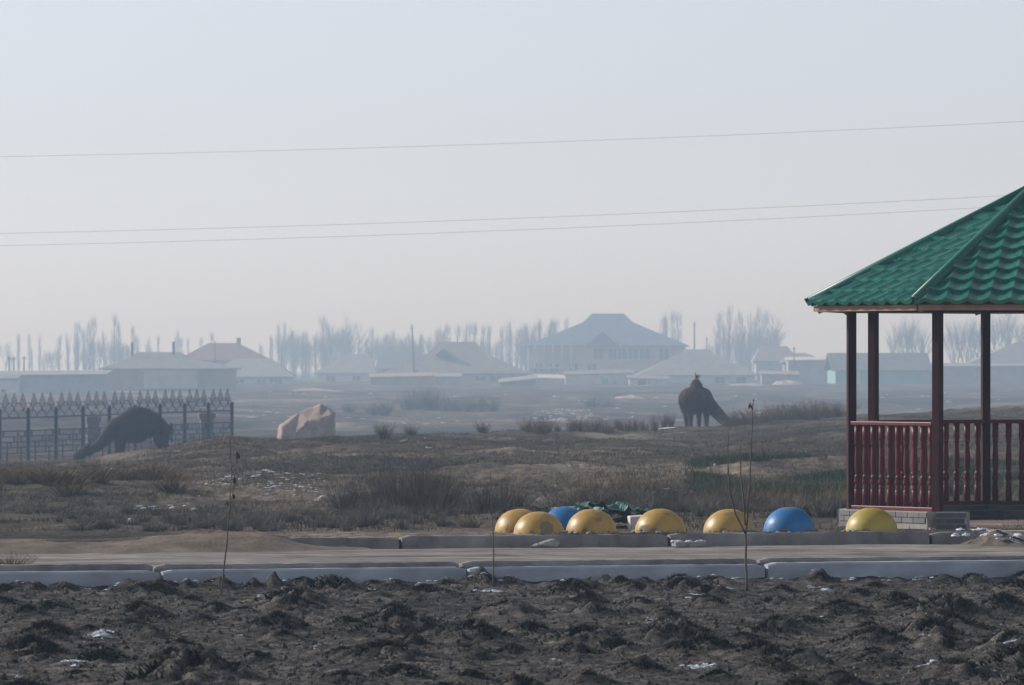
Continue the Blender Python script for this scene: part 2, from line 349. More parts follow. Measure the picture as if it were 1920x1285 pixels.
r_ = house('house with red metal roof and brick chimney', 330, 505, 860, 676, 722, 388, 442, 643, M['red_roof'], M['cream'], depth=12)
MB().box((r_[2](444), 0, r_[3](645)), (0.55, 0.55, 1.7)).build('chimney', M['brick'], r_[1])
house('white house under a wide pale roof below the red-roofed house', 378, 552, 800, 707, 728, 440, 505, 672, M['pale_roof'], M['white'], depth=11, wins=((448, 717, 1.3, .8), (490, 717, 1.2, .8), (512, 716, .9, .9), (522, 716, .9, .9)))
# middle
house('small house with plain pale hipped roof behind bare brush', 588, 705, 900, 700, 722, 648, 692, 664, M['pale_roof'], M['white'], gy=669, depth=11, wins=((620, 711, 1.2, 1.0), (668, 711, 1.2, 1.0)))
house('house with dark flat-ridged roof behind the mast', 702, 800, 960, 692, 722, 716, 790, 658, M['dark_roof'], M['grey'], depth=9)
r_ = house('large house with steep tan gablet roof and small dormer', 714, 994, 820, 701, 724, 822, 890, 641, M['tan_roof'], M['cream'], gy=661, depth=14, wins=((900, 710, 1.5, .7), (930, 710, 1.5, .7), (965, 710, 1.2, .7)))
dm = MB().add([(-1.0, -0.8, 0), (1.0, -0.8, 0), (0, -0.8, 0.9), (-1.0, 2.0, 0), (1.0, 2.0, 0), (0, 2.0, 0.9)], [(0, 1, 2), (0, 2, 5, 3), (1, 4, 5, 2)]).build('dormer', M['dark_roof'], r_[1]); dm.location = (r_[2](830), -3.0, r_[3](667))
shed('mud-walled outbuilding in front of the tan gablet house', 695, 812, 760, 709, 706, 724, M['mud'], M['mud'], depth=4, cat='outbuilding', name='outbuilding')
shed('pale outbuilding joined to the mud-walled one', 806, 862, 765, 708, 708, 723, M['pale_roof'], M['cream'], depth=4, cat='outbuilding', name='outbuilding')
shed('wedge-shaped dark lean-to with its roof rising to one side', 938, 1004, 750, 719, 711, 722, M['pale_roof'], M['dark_roof'], depth=4, cat='lean-to', name='lean_to')
# great house
r_ = house('great two-storey house with blue metal gablet roof', 984, 1292, 930, 649, 722, 1112, 1172, 587, M['blue_roof'], M['cream'], gy=604, depth=20,
           wins=[(p, 664, 1.5, 1.7) for p in (1122, 1150, 1166, 1187, 1209, 1245)] + [(p, 690, 1.4, 1.4) for p in (1010, 1040, 1075, 1110)])
gp = MB().add([(-2.6, -10.6, 0), (2.6, -10.6, 0), (0, -10.6, 2.2), (-2.6, -2, 0), (2.6, -2, 0), (0, -2, 2.2)], [(0, 1, 2), (0, 2, 5, 3), (1, 4, 5, 2)]).build('porch_gable', M['blue_roof'], r_[1]); gp.location = (r_[2](1129), 0, r_[3](650))
tr_ = MB(); tr_.tube([(0.0, -10.75, 2.35), (2.75, -10.75, -0.05)], 0.13, 4).build('barge_board', M['white'], gp)
MB().box((r_[2](1035), -10.2, r_[3](690)), (6.5, 1.2, 0.18)).build('balcony_slab', M['white'], r_[0])
for p in (1003, 1020, 1037, 1054, 1071): MB().box((r_[2](p), -10.4, r_[3](668)), (0.3, 0.3, 3.3)).build('porch_column', M['white'], r_[0])
# in front of the great house
shed('low white shed with flat lip roof in front of the great house', 1060, 1186, 770, 704, 701, 724, M['slate'], M['white'], depth=5, doors=((1128, 1140, 710, M['turq']), (1150, 1156, 712, M['turq'])))
shed('narrow cream wall block next to the dark lean-to', 1003, 1060, 775, 710, 711, 720, M['white'], M['cream'], depth=3, cat='outbuilding', name='outbuilding')
house('house with pale gablet roof behind the standing camel', 1192, 1424, 830, 704, 725, 1287, 1332, 655, M['pale_roof'], M['white'], gy=664, depth=13, wins=((1225, 713, 1.2, .9), (1350, 713, 1.4, .9), (1390, 713, 1.4, .9)))
shed('turquoise-doored shed with dark porch beside the white shed', 1180, 1252, 765, 711, 713, 726, M['slate'], M['white'], depth=4, doors=((1196, 1210, 714, M['dark']), (1215, 1221, 714, M['turq']), (1226, 1232, 714, M['turq'])))
# right
house('grey house with flat-topped roof behind tall poplars', 1412, 1502, 960, 678, 722, 1428, 1478, 649, M['slate'], M['grey'], depth=10)
house('low house with sagging grey hip roof near the pale strip of soil', 1465, 1562, 930, 680, 722, 1492, 1512, 662, M['slate'], M['mud'], depth=9)
shed('long pale shed with white roof edge', 1478, 1562, 850, 677, 676, 715, M['white'], M['grey'], depth=6)
shed('low broken wall block on the pale strip of soil', 1428, 1496, 790, 703, 704, 716, M['mud'], M['grey'], depth=3, cat='outbuilding', name='outbuilding')
# turquoise barn: gable roof, end wall facing right
Yb = 1120; cx = X(1652, Yb); zb = zland(cx, Yb)-0.3; root = empty('barn', (cx, Yb, zb), R(7)); tag(root, 'turquoise-walled barn with grey gable roof seen through the gazebo', 'barn'); root.scale = (HS,)*3
kx = F/Yb; ze = (CAMZ+(HY-694)/kx-zb)/HS; zr = (CAMZ+(HY-665)/kx-zb)/HS
MB().box((-1.0, 0, ze/2), (10.6, 6, ze)).build('wall', M['turq'], root)
MB().add([(4.3, -3, 0), (5.3, -3, 0), (5.3, 3, 0), (4.3, 3, 0), (4.3, -3, ze), (5.3, -3, ze), (5.3, 3, ze), (4.3, 3, ze), (5.3, 0, zr), (4.3, 0, zr)], [(0, 1, 5, 4), (1, 2, 6, 8, 5), (2, 3, 7, 6), (3, 0, 4, 9, 7)]).build('end_wall', M['grey'], root)
rf = MB().add([(-6.8, -3.5, ze-0.15), (5.9, -3.5, ze-0.15), (5.9, 0, zr+0.05), (-6.8, 0, zr+0.05), (-6.8, 3.5, ze-0.15), (5.9, 3.5, ze-0.15),
          (-6.8, -3.5, ze), (5.9, -3.5, ze), (5.9, 0, zr+0.2), (-6.8, 0, zr+0.2), (-6.8, 3.5, ze), (5.9, 3.5, ze)],
         [(6, 7, 8, 9), (9, 8, 11, 10), (1, 0, 3, 2), (2, 3, 4, 5), (0, 1, 7, 6), (5, 4, 10, 11), (1, 2, 8, 7), (2, 5, 11, 8), (3, 0, 6, 9), (4, 3, 9, 10)]).build('roof', M['slate'], root)
MB().box((-4.0, -3.04, 0.95), (1.5, 0.08, 1.9)).build('door', M['white'], root); MB().box((-1.2, -3.04, 0.95), (2.2, 0.08, 1.9)).build('door', M['turq'], root)
shed('grey gable-end annex on the turquoise barn', 1706, 1752, 806, 692, 690, 720, M['slate'], M['grey'], depth=6, cat='outbuilding', name='outbuilding')
shed('long grey yard wall to one side of the turquoise barn', 1750, 2010, 815, 689, 687, 716, M['pale_roof'], M['grey'], depth=1.5, cat='wall', name='yard_wall')
house('house with broad grey roof rising above the yard wall', 1822, 2090, 900, 680, 716, 1915, 1990, 640, M['slate'], M['white'], depth=12, wins=((1880, 686, 1.6, .8),))

def soil_heap(label, px, py, Y, wd, h, m):
    x = X(px, Y); W = wd*Y/F; U, V = np.meshgrid(np.linspace(-1, 1, 30), np.linspace(-1, 1, 12)); zz2 = h*np.clip(1-U*U-V*V*.9, 0, 1)**.7*(.6+.7*fbm(U*3+px, V*2, 3, 5))
    o = MB().grid(U*W/2, V*4.0, zz2-.25).build('soil_heap', m, smooth=True, loc=(x, Y, zland(x, Y))); tag(o, label, 'soil heap')
palesoil = paint('pale_dug_soil', (0.38, 0.33, 0.28))
soil_heap('long pale heap of dug soil before the long pale shed', 1478, 716, 1085, 66, 1.0, palesoil)
soil_heap('thin pale bank of soil beside the house behind the standing camel', 1400, 716, 1060, 90, .6, palesoil)
soil_heap('low pale bank of soil out on the plain before the turquoise-doored shed', 1180, 745, 800, 70, .7, palesoil)
soil_heap('low pale earth bank before the white house', 590, 733, 900, 120, .6, palesoil)
# ------------------------------------------------------------------ poles
def pole(label, px, y_top, Y, lean=0.0, r=0.13, cat='pole', name='utility_pole', base=None):
    Y = Y*HS; r = r*HS; x = X(px, Y); zb = zland(x, Y)-0.3; h = CAMZ+(HY-y_top)*Y/F - zb
    root = empty(name, (x, Y, zb)); tag(root, label, cat)
    MB().tube([(0, 0, 0), (lean*h*.5, 0, h*.5), (lean*h, 0, h)], [r*1.15, r, r*.75], 8).build('shaft', M['wood'], root, True)
    MB().tube([(lean*h*.94-0.35, 0, h*.94), (lean*h*.94+0.35, 0, h*.94)], 0.05, 5).build('crossarm', M['wood'], root)
    return root
pole('tall leaning mast before the tan gablet house', 778, 609, 775, lean=-0.05, r=0.11, cat='mast')
MB().box((X(779, 1082), 1082, CAMZ+(HY-708)*1082/F), (1.0, 1.0, 2.6)).build('mast_footing', M['mud'], None)
tag(bpy.data.objects['mast_footing'], 'mud brick block at the foot of the leaning mast', 'block')
pole('straight utility pole to one side of the great house', 1302, 603, 860, r=0.11)
for px, yt, Y, lb in ((1325, 632, 900, 'thin pole behind the pale gablet house'), (1489, 650, 845, 'thin pole on the long pale shed'), (1551, 664, 850, 'short pole at the end of the long pale shed'),
                      (403, 640, 830, 'pole rising before the red roof'), (17, 668, 660, 'stub pole behind the long barn'), (26, 669, 662, 'stub pole behind the long barn'), (45, 668, 664, 'stub pole behind the long barn'),
                      (528, 650, 900, 'thin pole among poplars beside the wide pale roof')):
    q = pole(lb, px, yt, Y, r=0.085)
    if lb.startswith('stub'): q['group'] = 'stub poles behind the long barn'

# ------------------------------------------------------------------ bare trees
bark = two('winter_bark', (0.07, 0.062, 0.055), (0.15, 0.135, 0.12), scale=2.0, rough=0.95)
twigm = two('winter_twigs', (0.085, 0.075, 0.068), (0.14, 0.125, 0.11), scale=1.0, rough=0.95)
def tree_meshes(kind, seed):
    r = random.Random(seed); t = MB(); c = MB(); H = 10.0
    if kind == 'poplar':
        pts = [(r.uniform(-.02, .02)*i, r.uniform(-.02, .02)*i, H*i/6) for i in range(7)]
        t.tube(pts, [0.14-0.021*i for i in range(7)], 6)
        for i in range(40):
            z = r.uniform(0.8, 8.8); a = r.uniform(0, 6.28); L = r.uniform(1.2, 2.6)*(1-0.05*z); sp = r.uniform(0.10, 0.32)
            p0 = Vector((0.1*math.cos(a), 0.1*math.sin(a), z)); d = Vector((math.cos(a)*sp*1.6, math.sin(a)*sp*1.6, 1.0)).normalized()
            d2 = Vector((math.cos(a)*sp*0.5, math.sin(a)*sp*0.5, 1.0)).normalized()
            p1 = p0+d*L*.5; p2 = p1+d2*L*.5; c.tube([p0, p1, p2], [0.026, 0.018, 0.007], 3, cap=False)
            for q in range(5):
                b = p0.lerp(p2, r.uniform(.2, 1)); a2 = r.uniform(0, 6.28); l = r.uniform(.5, 1.2)
                c.tube([b, b+Vector((math.cos(a2)*.16, math.sin(a2)*.16, 1.0))*l], [0.010, 0.005], 3, cap=False)
    else:
        def grow(p, d, L, rad, dep):
            q = p+d*L*.5+Vector((r.uniform(-.1, .1), r.uniform(-.1, .1), 0))*L*.4; e = q+(d+Vector((0, 0, .18))).normalized()*L*.5
            (t if dep < 2 else c).tube([p, q, e], [rad, rad*.8, rad*.6], 5 if dep < 2 else 3, cap=False)
            if dep >= 4: return
            for k in range(4 if dep < 3 else 4):
                a = r.uniform(0, 6.28); s = r.uniform(.3, .62) if kind == 'spread' else r.uniform(.2, .42)
                b = p.lerp(e, r.uniform(.45, 1.0)); nd = (d+Vector((math.cos(a), math.sin(a), r.uniform(.0, .4)))*s).normalized()
                grow(b, nd, L*r.uniform(.6, .82), max(rad*.50, 0.006), dep+1)
        if kind == 'spread': grow(Vector((0, 0, 0)), Vector((0.03, 0, 1)), 3.6, 0.16, 0)
        else:
            for k in range(5):
                a = 6.28*k/5+r.uniform(-.4, .4); grow(Vector((.15*math.cos(a), .15*math.sin(a), 0)), Vector((math.cos(a)*.2, math.sin(a)*.2, 1)).normalized(), 3.1, 0.09, 1)
            t.tube([(0, 0, 0), (0, 0, 1.2)], [0.25, 0.15], 6)
    return t.mesh('trunk', True), c.mesh('crown')
TM = {k: [tree_meshes(k, s) for s in range(n)] for k, n in (('poplar', 5), ('spread', 3), ('brush', 3))}
for lst in TM.values():
    for a, b in lst: a.materials.append(bark); b.materials.append(twigm)
TL = {'poplar': ('bare slender poplar standing in the hazy row behind the houses', 'poplar_tree', 'bare poplars behind the village'),
      'spread': ('bare broad-crowned tree with spreading limbs in the hazy row behind the houses', 'bare_tree', 'bare spreading trees behind the village'),
      'brush': ('bare many-stemmed tree fanning up from the ground behind the village', 'bare_tree', 'many-stemmed bare trees behind the village')}
def plant_tree(kind, px, ytop, Y):
    x = X(px, Y); zb = zland(x, Y)-0.1; h = CAMZ+(HY-ytop)*Y/F-zb
    lab, nm, grp = TL[kind]; root = empty(nm, (x, Y, zb), random.uniform(0, 6.28)); tag(root, lab, 'tree', grp)
    a, b = random.choice(TM[kind]); zs = max(v.co.z for v in b.vertices); k = h/zs; wd = k*random.uniform(.9, 1.9) if kind == 'poplar' else k*random.uniform(.8, 1.05)
    root.scale = (wd, wd, k)
    link(a, 'trunk', None, root); link(b, 'crown', None, root)
r3 = [(35, 250, 's'), (70, 330, 's'), (205, 300), (255, 215), (290, 320, 'b'), (340, 300, 'b'), (380, 205), (435, 210), (500, 130), (535, 170), (575, 120), (600, 90), (670, 190), (700, 260, 'b'), (735, 75), (765, 120), (800, 280, 'b'), (855, 150), (880, 200), (1018, 220),
      (1125, 230), (1145, 180), (1165, 230), (1210, 240), (1295, 230), (1360, 200), (1680, 270), (1740, 220), (1790, 140), (1830, 130), (1885, 170)]
r4 = [(105, 220), (300, 200), (340, 230, 'b'), (385, 180), (430, 90), (470, 130), (500, 110, 's'), (560, 80, 's'), (640, 130, 's'), (600, 200, 'b'), (710, 250), (740, 250, 'b'), (780, 220), (830, 215, 'b'), (880, 190), (905, 190, 'b'), (960, 210), (985, 230, 'b'), (1030, 230, 'b'), (1110, 270), (1165, 150), (1205, 190), (1235, 140), (1300, 150),
      (1345, 140), (1375, 135), (1405, 130), (1465, 150), (1495, 170), (1580, 160), (1610, 140), (1635, 120), (1680, 150), (1710, 170), (1735, 140), (1790, 140), (1825, 100), (1860, 200), (1900, 110)]
r5 = [(60, 150), (95, 150), (130, 170), (178, 110), (240, 110), (268, 100), (285, 120), (350, 95), (975, 60), (990, 90), (1035, 50), (1070, 60), (1330, 60), (1360, 120), (1395, 20), (1440, 100), (1475, 60), (1530, 70), (1560, 90), (1590, 30), (1615, 60), (1640, 50), (1680, 80, 's'), (1290, 230, 'b'), (1500, 200, 'b')]
KD = {'s': 'spread', 'b': 'brush'}
for lst, off in ((r3, 0), (r4, 480), (r5, 960)):
    for t in lst:
        plant_tree(KD[t[2]] if len(t) > 2 else 'poplar', off+t[0]*.2917, 560+t[1]*.2917, random.uniform(1540, 1740))
for a_, b_, n_, y0_, y1_ in ((20, 290, 22, 612, 660), (500, 700, 22, 602, 650), (700, 800, 16, 612, 645), (805, 1000, 26, 602, 640), (1335, 1460, 9, 590, 630)):
    for q in range(n_): plant_tree('brush' if random.random() < .3 else 'poplar', random.uniform(a_, b_), random.uniform(y0_, y1_), random.uniform(1600, 1800))
for px, yt, kd in ((1702, 583, 'brush'), (1680, 600, 'brush'), (1725, 600, 'brush'), (1790, 590, 'brush'), (1812, 582, 'brush'), (1835, 590, 'brush'), (1872, 575, 'brush'), (1900, 572, 'spread'), (1930, 580, 'brush')):
    plant_tree(kd, px, yt, random.uniform(1450, 1560))

# ------------------------------------------------------------------ shrubs, weeds and grass
def blades(n, L, spread, wd, seed, up=1.0, forks=0):
    """thin upright stems fanning from the origin: (n,3,3) triangles, bent in two pieces"""
    g = np.random.default_rng(seed); a = g.uniform(0, 6.283, n); s = g.uniform(0, 1, n)**0.7*spread; l = L*g.uniform(.45, 1.0, n)
    b = np.stack([np.cos(a)*s*.35, np.sin(a)*s*.35, np.zeros(n)], 1)
    m_ = b + np.stack([np.cos(a)*s*.5, np.sin(a)*s*.5, np.full(n, .55)*up], 1)*l[:, None]
    t_ = b + np.stack([np.cos(a)*s*1.1, np.sin(a)*s*1.1, np.full(n, 1.0)*up], 1)*l[:, None] + g.normal(0, .06, (n, 3))*L
    p = np.stack([-np.sin(a+g.normal(0, 1, n)), np.cos(a+g.normal(0, 1, n)), np.zeros(n)], 1)*wd
    tr = [np.stack([b-p, b+p, m_+p*.7], 1), np.stack([b-p, m_+p*.7, m_-p*.7], 1), np.stack([m_-p*.7, m_+p*.7, t_], 1)]
    for f in range(forks):
        k = g.uniform(.3, .9, n)[:, None]; o = m_*(1-k)+t_*k if f % 2 else b*(1-k)+m_*k
        e = o + np.stack([g.normal(0, .5, n), g.normal(0, .5, n), g.uniform(.4, 1.0, n)], 1)*L*.3
        tr.append(np.stack([o-p*.6, o+p*.6, e], 1))
    return np.concatenate(tr)
shrubm = mat('dry_shrub_stems', [(0.3, (0.05, 0.042, 0.036)), (0.7, (0.12, 0.095, 0.075))], scale=3, rough=0.95, rnd=1.0)
rustm = mat('rust_brown_weeds', [(0.3, (0.10, 0.07, 0.045)), (0.7, (0.20, 0.145, 0.095))], scale=3, rough=0.95, rnd=1.0)
dustm = mat('grey_dead_weeds', [(0.3, (0.10, 0.09, 0.078)), (0.7, (0.20, 0.18, 0.155))], scale=3, rough=0.95, rnd=1.0)
darkm = mat('dark_field_grass', [(0.3, (0.008, 0.0075, 0.006)), (0.7, (0.028, 0.025, 0.019))], scale=6, rough=0.95, rnd=1.0)
def variants(nm, m, k, *a, **kw):
    out = []
    for s in range(k):
        me = MB().tris(blades(*a, seed=100+s, **kw)).mesh(nm); me.materials.append(m); out.append(me)
    return out
SHR = variants('shrub', shrubm, 6, 150, 1.0, 0.85, 0.006, forks=5)
SHT = variants('weed', rustm, 4, 200, 1.0, 0.8, 0.009, forks=3)
SHD = variants('weed', dustm, 4, 150, 1.0, 0.6, 0.008, forks=3)
def scatter_thing(name, meshes, label, cat, grp, spots, z=zland):
    for x, y, h, wd in spots:
        o = link(random.choice(meshes), name); o.location = (x, y, z(x, y)-0.02); o.scale = (wd, wd, h); o.rotation_euler = (0, 0, random.uniform(0, 6.28)); tag(o, label, cat, grp)
def spots(n, px0, px1, Y0, Y1, h0, h1, w0, w1):
    out = []
    for i in range(n):
        Y = random.uniform(Y0, Y1); out.append((X(random.uniform(px0, px1), Y), Y, random.uniform(h0, h1), random.uniform(w0, w1)))
    return out
scatter_thing('dry_shrub', SHR, 'dark leafless shrub growing in the ditch behind the painted domes', 'shrub', 'leafless shrubs in the ditch', spots(34, 640, 1010, 83, 93, .25, .68, .3, .6) + spots(6, 740, 810, 84, 88, .6, .85, .4, .6))
scatter_thing('dry_shrub', SHR, 'low leafless shrub in the ditch between the domes and the green slope', 'shrub', 'low shrubs below the green slope', spots(16, 1000, 1400, 82, 92, .3, .5, .4, .7))
scatter_thing('weed_clump', SHT, 'brown weed bush on the crest of the slope by the standing camel', 'weed', 'brown weed bushes on the crest', [(X(p, Y), Y, h, wd) for p, Y, h, wd in
    [(p, 247+random.uniform(-4, 3), random.uniform(.55, .95), random.uniform(.7, 1.2)) for p in (1376, 1396, 1412, 1438, 1455, 1472, 1490, 1508, 1530, 1550, 1572)]])
scatter_thing('weed_clump', SHT, 'small upright weed on the crest of the slope beyond the ditch', 'weed', 'upright weeds on the crest', [(X(p, Y), Y, random.uniform(.35, .8), random.uniform(.25, .7)) for p, Y in
    [(p, float(np.interp(p, CR[:, 0], CR[:, 1]))-random.uniform(2, 10)) for p in (720, 770, 905, 990, 1015, 1022, 1045, 1075, 1085, 1102, 1118, 1135, 1142, 1160, 1178, 1190, 1205, 1228, 1246, 1258)]])
scatter_thing('weed_clump', SHT, 'rust-brown weed clump in the hollow below the mound with the fence behind', 'weed', 'rust-brown weeds in the hollow', spots(26, -40, 330, 96, 108, .18, .34, .35, .7))
scatter_thing('weed_clump', SHD, 'grey dead weed on the flat strip just beyond the far kerb', 'weed', 'grey weeds behind the far kerb', spots(70, 100, 900, 69.5, 79, .08, .2, .15, .4) + spots(20, 180, 700, 71, 74, .12, .24, .2, .4) + spots(26, 1190, 1590, 76, 84, .16, .32, .25, .5))
scatter_thing('dry_shrub', SHR, 'hazy dark bush far out on the plain beyond the boulder', 'shrub', 'hazy bushes on the plain', [(X(p, Y), Y, h, wd) for p, Y, h, wd in
((722, 600, 1.7, 1.6), (765, 640, 2.6, 1.8), (780, 645, 2.2, 1.7), (800, 640, 2.9, 1.9), (815, 640, 2.5, 1.8), (838, 650, 2.0, 1.7), (855, 640, 1.9, 1.6), (880, 640, 1.8, 1.6), (903, 645, 1.9, 1.6), (925, 640, 1.6, 1.6), (700, 600, 1.4, 1.6), (655, 610, 1.2, 1.5), (1110, 700, 1.6, 1.8), (1140, 720, 1.4, 2.0), (60, 430, 1.1, 1.8), (100, 440, 1.3, 2.0), (150, 440, 1.1, 1.8))])
x, y = onv(18, VN+1.3)
scatter_thing('weed_clump', SHT, 'bushy brown tumbleweed lying on the road by the near kerb', 'weed', None, [(x, y, 0.19, 0.40), ][:1], z=lambda a, b: -0.13)

def ground_cover(name, label, n, px0, px1, Y0, Y1, L, wd, m, seed, mask=None, blades_per=5):
    g = np.random.default_rng(seed); Y = np.sqrt(g.uniform(Y0**2, Y1**2, n)); px = g.uniform(px0, px1, n); xs = (px-PX0)/F*Y
    dens = fbm(xs/2.2, Y/4.5, 3, seed)
    keep = dens > 0.47
    if mask is not None: keep &= mask(px, Y)
    xs, Y = xs[keep], Y[keep]; k = len(xs)
    xs = np.repeat(xs, blades_per)+g.normal(0, .09, k*blades_per); Y = np.repeat(Y, blades_per)+g.normal(0, .12, k*blades_per)
    z = land(xs, Y)-0.01; nn = len(xs); l = L*g.uniform(.35, 1.0, nn); a = g.uniform(0, 6.283, nn)
    p = np.stack([xs, Y, z], 1); w_ = np.stack([np.cos(a), np.sin(a), np.zeros(nn)], 1)*wd
    tip = p + np.stack([g.normal(0, .55, nn)*l, g.normal(0, .55, nn)*l, l], 1)
    o = MB().tris(np.stack([p-w_, p+w_, tip], 1)).build(name, m); tag(o, label, 'grass', kind='stuff')
tang = two('dry_tan_grass', (0.11, 0.086, 0.054), (0.22, 0.172, 0.112), scale=0.5, rough=0.95, stretch=(1, .4, 1))
greyg = two('grey_steppe_weeds', (0.045, 0.037, 0.029), (0.12, 0.097, 0.073), scale=0.4, rough=0.95, stretch=(1, .4, 1))
greeng = two('winter_green_grass', (0.030, 0.050, 0.024), (0.065, 0.09, 0.045), scale=0.5, rough=0.9)
ground_cover('dry_grass', 'short dry tan grass over the slope', 44000, -150, 2100, 86, 240, 0.12, 0.005, tang, 201)
ground_cover('steppe_weeds', 'low grey brown weeds covering the rough ground', 80000, -150, 2100, 70, 235, 0.10, 0.006, greyg, 202)
ground_cover('green_grass', 'patch of green grass on the slope beside the gazebo', 26000, 1300, 1950, 92, 122, 0.18, 0.008, greeng, 203, mask=lambda px, Y: vnoise(px/120, Y/7, 5) > 0.35)
ground_cover('tall_dry_grass', 'taller tan grass between the green patch and the domes', 6000, 1060, 1950, 82, 104, 0.24, 0.005, tang, 204)
# dark grass clumps on the humps of the field
def clump_mesh(seed, n=700):
    g = np.random.default_rng(seed); a = g.uniform(0, 6.283, n); r = np.abs(g.normal(0, .68, n)); lob = 1+.35*np.sin(a*2+seed)+.2*np.sin(a*5+seed*3); r = r*lob
    b = np.stack([np.cos(a)*r, np.sin(a)*r, .95*np.exp(-1.3*r*r)-.12], 1); L = g.uniform(.15, .5, n)*(1.1-.4*np.minimum(r, 1.4))
    d = np.stack([np.cos(a)*.25*r+g.normal(0, .28, n), np.sin(a)*.25*r+g.normal(0, .28, n), np.ones(n)], 1)*L[:, None]; w = np.stack([-np.sin(a*3), np.cos(a*3), np.zeros(n)], 1)*g.uniform(.015, .05, n)[:, None]
    m = MB().tris(np.concatenate([np.stack([b-w, b+w, b+d], 1), np.stack([b+d*.3-w*.6, b+d*.3+w*.6, b+d*.3+d[:, [1, 0, 2]]*.8], 1)])).mesh('grass_clump'); m.materials.append(darkm); return m
CL = [clump_mesh(s_) for s_ in range(8)]
for i, (x, y, r, h) in enumerate(TUFTS):
    o = link(random.choice(CL), 'grass_clump'); o.location = (x, y, float(field(np.array([x]), np.array([y]))[0])); o.rotation_euler = (0, 0, random.uniform(-.6, .6))
    o.scale = (r, r*1.35, h*1.08); kf = i >= 150
    tag(o, 'ragged dark grass clump at the foot of the near kerb' if kf else ('broad dark clump of dead grass on a soil hump of the near field' if r > .22 else 'small dark clump of dead grass on a soil hump of the near field'), 'grass',
        'grass clumps at the kerb foot' if kf else ('broad grass clumps of the near field' if r > .22 else 'small grass clumps of the near field'))
glintm = mat('sunlit_glints', [(0.3, (0.07, 0.064, 0.057)), (0.7, (0.21, 0.195, 0.175))], scale=3, rough=.9)  # lighter colour stands for sun sparkle on the soil crumbs
def crumbs(name, label, n, q0, q1, m, seed):
    g = np.random.default_rng(seed); y = g.uniform(38, 60.8, n); x = g.uniform(-1, 1, n)*(.09*y+.5); ok = y*CA-x*SA < VN-.03; x, y = x[ok], y[ok]; z = field_full(x, y); q = q0+(q1-q0)*g.uniform(0, 1, len(x))**2.5
    oc = np.array([(1, 0, 0), (0, 1, 0), (-1, 0, 0), (0, -1, 0), (0, 0, 1), (0, 0, -1)], float); V = np.stack([x, y, z+q*.3], 1)[:, None, :]+oc[None]*q[:, None, None]*g.uniform(.5, 1.5, (len(x), 6, 1))+g.normal(0, .25, (len(x), 6, 3))*q[:, None, None]
    ft = np.array([(0, 1, 4), (1, 2, 4), (2, 3, 4), (3, 0, 4), (1, 0, 5), (2, 1, 5), (3, 2, 5), (0, 3, 5)]); mb = MB(); mb.v = [V.reshape(-1, 3)]; mb.n = len(V)*6
    mb.f = list(map(tuple, (ft[None]+6*np.arange(len(V))[:, None, None]).reshape(-1, 3).tolist())); tag(mb.build(name, m), label, name, kind='stuff')
crumbs('glints', 'pale pebbles added for the sunlit sparkle of the near field', 4200, .004, .016, glintm, 61)
crumbs('clods', 'dark crumbling soil clods covering the near field', 12000, .006, .024, soil, 62)

# ------------------------------------------------------------------ snow remnants
snowm = two('shaded_old_snow', (0.48, 0.52, 0.58), (0.74, 0.77, 0.82), scale=9, rough=0.7, bump=0.4, bscale=30)  # grey-blue of snow lying in shade is put into this colour
def lump(m, x, y, z, rx, ry, rz_, seed):
    g = np.random.default_rng(seed); ph = np.linspace(0.02, 1.9, 5); th = np.linspace(0, 6.283, 9)[:-1]
    vs = [(x+rx*math.sin(p)*math.cos(t)*(1+g.uniform(-.65, .65)), y+ry*math.sin(p)*math.sin(t)*(1+g.uniform(-.65, .65)), z+rz_*math.cos(p)*(1+g.uniform(-.7, .7))) for p in ph for t in th]
    f = [tuple(range(8))]
    for i in range(4):
        for k in range(8): f.append((i*8+k, (i+1)*8+k, (i+1)*8+(k+1) % 8, i*8+(k+1) % 8))
    m.add(vs, f)
ms = MB(); rs_ = random.Random(5)
hand = [(195, 1188, .16), (690, 1110, .1), (500, 1115, .08), (925, 1107, .12), (1300, 1118, .1), (1352, 1103, .11), (1530, 1155, .07), (1545, 1102, .08), (1310, 1246, .13), (1905, 1222, .16), (20, 1275, .15), (135, 1248, .09), (450, 1190, .06), (590, 1210, .06), (760, 1180, .05), (1350, 1150, .07), (1520, 1098, .08), (1740, 1198, .08), (1830, 1262, .1), (1600, 1200, .08), (1040, 1240, .05), (1095, 1268, .07), (1745, 1265, .1), (1220, 1165, .05), (1210, 1190, .05)]
for px, py, r in hand:
    Y = F*(CAMZ+0.27)/(py-HY); x = X(px, Y)
    for k in range(rs_.randint(9, 16)):
        a, b = x+rs_.gauss(0, r*.42), Y+rs_.gauss(0, r*1.5); q = r*rs_.uniform(.07, .24)
        lump(ms, a, b, zfield(a, b)+0.004, q*rs_.uniform(.7, 2.2), q, q*rs_.uniform(.25, .55), rs_.randint(0, 9999))
for k in range(120):
    px = rs_.uniform(-40, 1960); x, y = onv(px, VN-rs_.uniform(.05, .3)); q = rs_.uniform(.005, .018)
    lump(ms, x, y, zfield(x, y)+0.006, q*1.8, q, q*.6, rs_.randint(0, 9999))
o = ms.build('snow', snowm); tag(o, 'old snow remnants lying between the humps of the near field', 'snow', kind='stuff')
ms = MB()
def snow_land(n, px0, px1, Y0, Y1, q0, q1):
    for k in range(n):
        Y = rs_.uniform(Y0, Y1); x = X(rs_.uniform(px0, px1), Y); q = rs_.uniform(q0, q1)
        lump(ms, x, Y, zland(x, Y)+q*.15, q*rs_.uniform(.8, 2.4), q*1.3, q*rs_.uniform(.25, .5), rs_.randint(0, 9999))
snow_land(80, 480, 600, 98, 107, .010, .034); snow_land(30, 440, 650, 95, 108, .01, .035); snow_land(24, 360, 440, 97, 103, .01, .035); snow_land(34, 250, 370, 89, 93, .010, .034); snow_land(34, 1250, 1288, 97, 100, .012, .04)
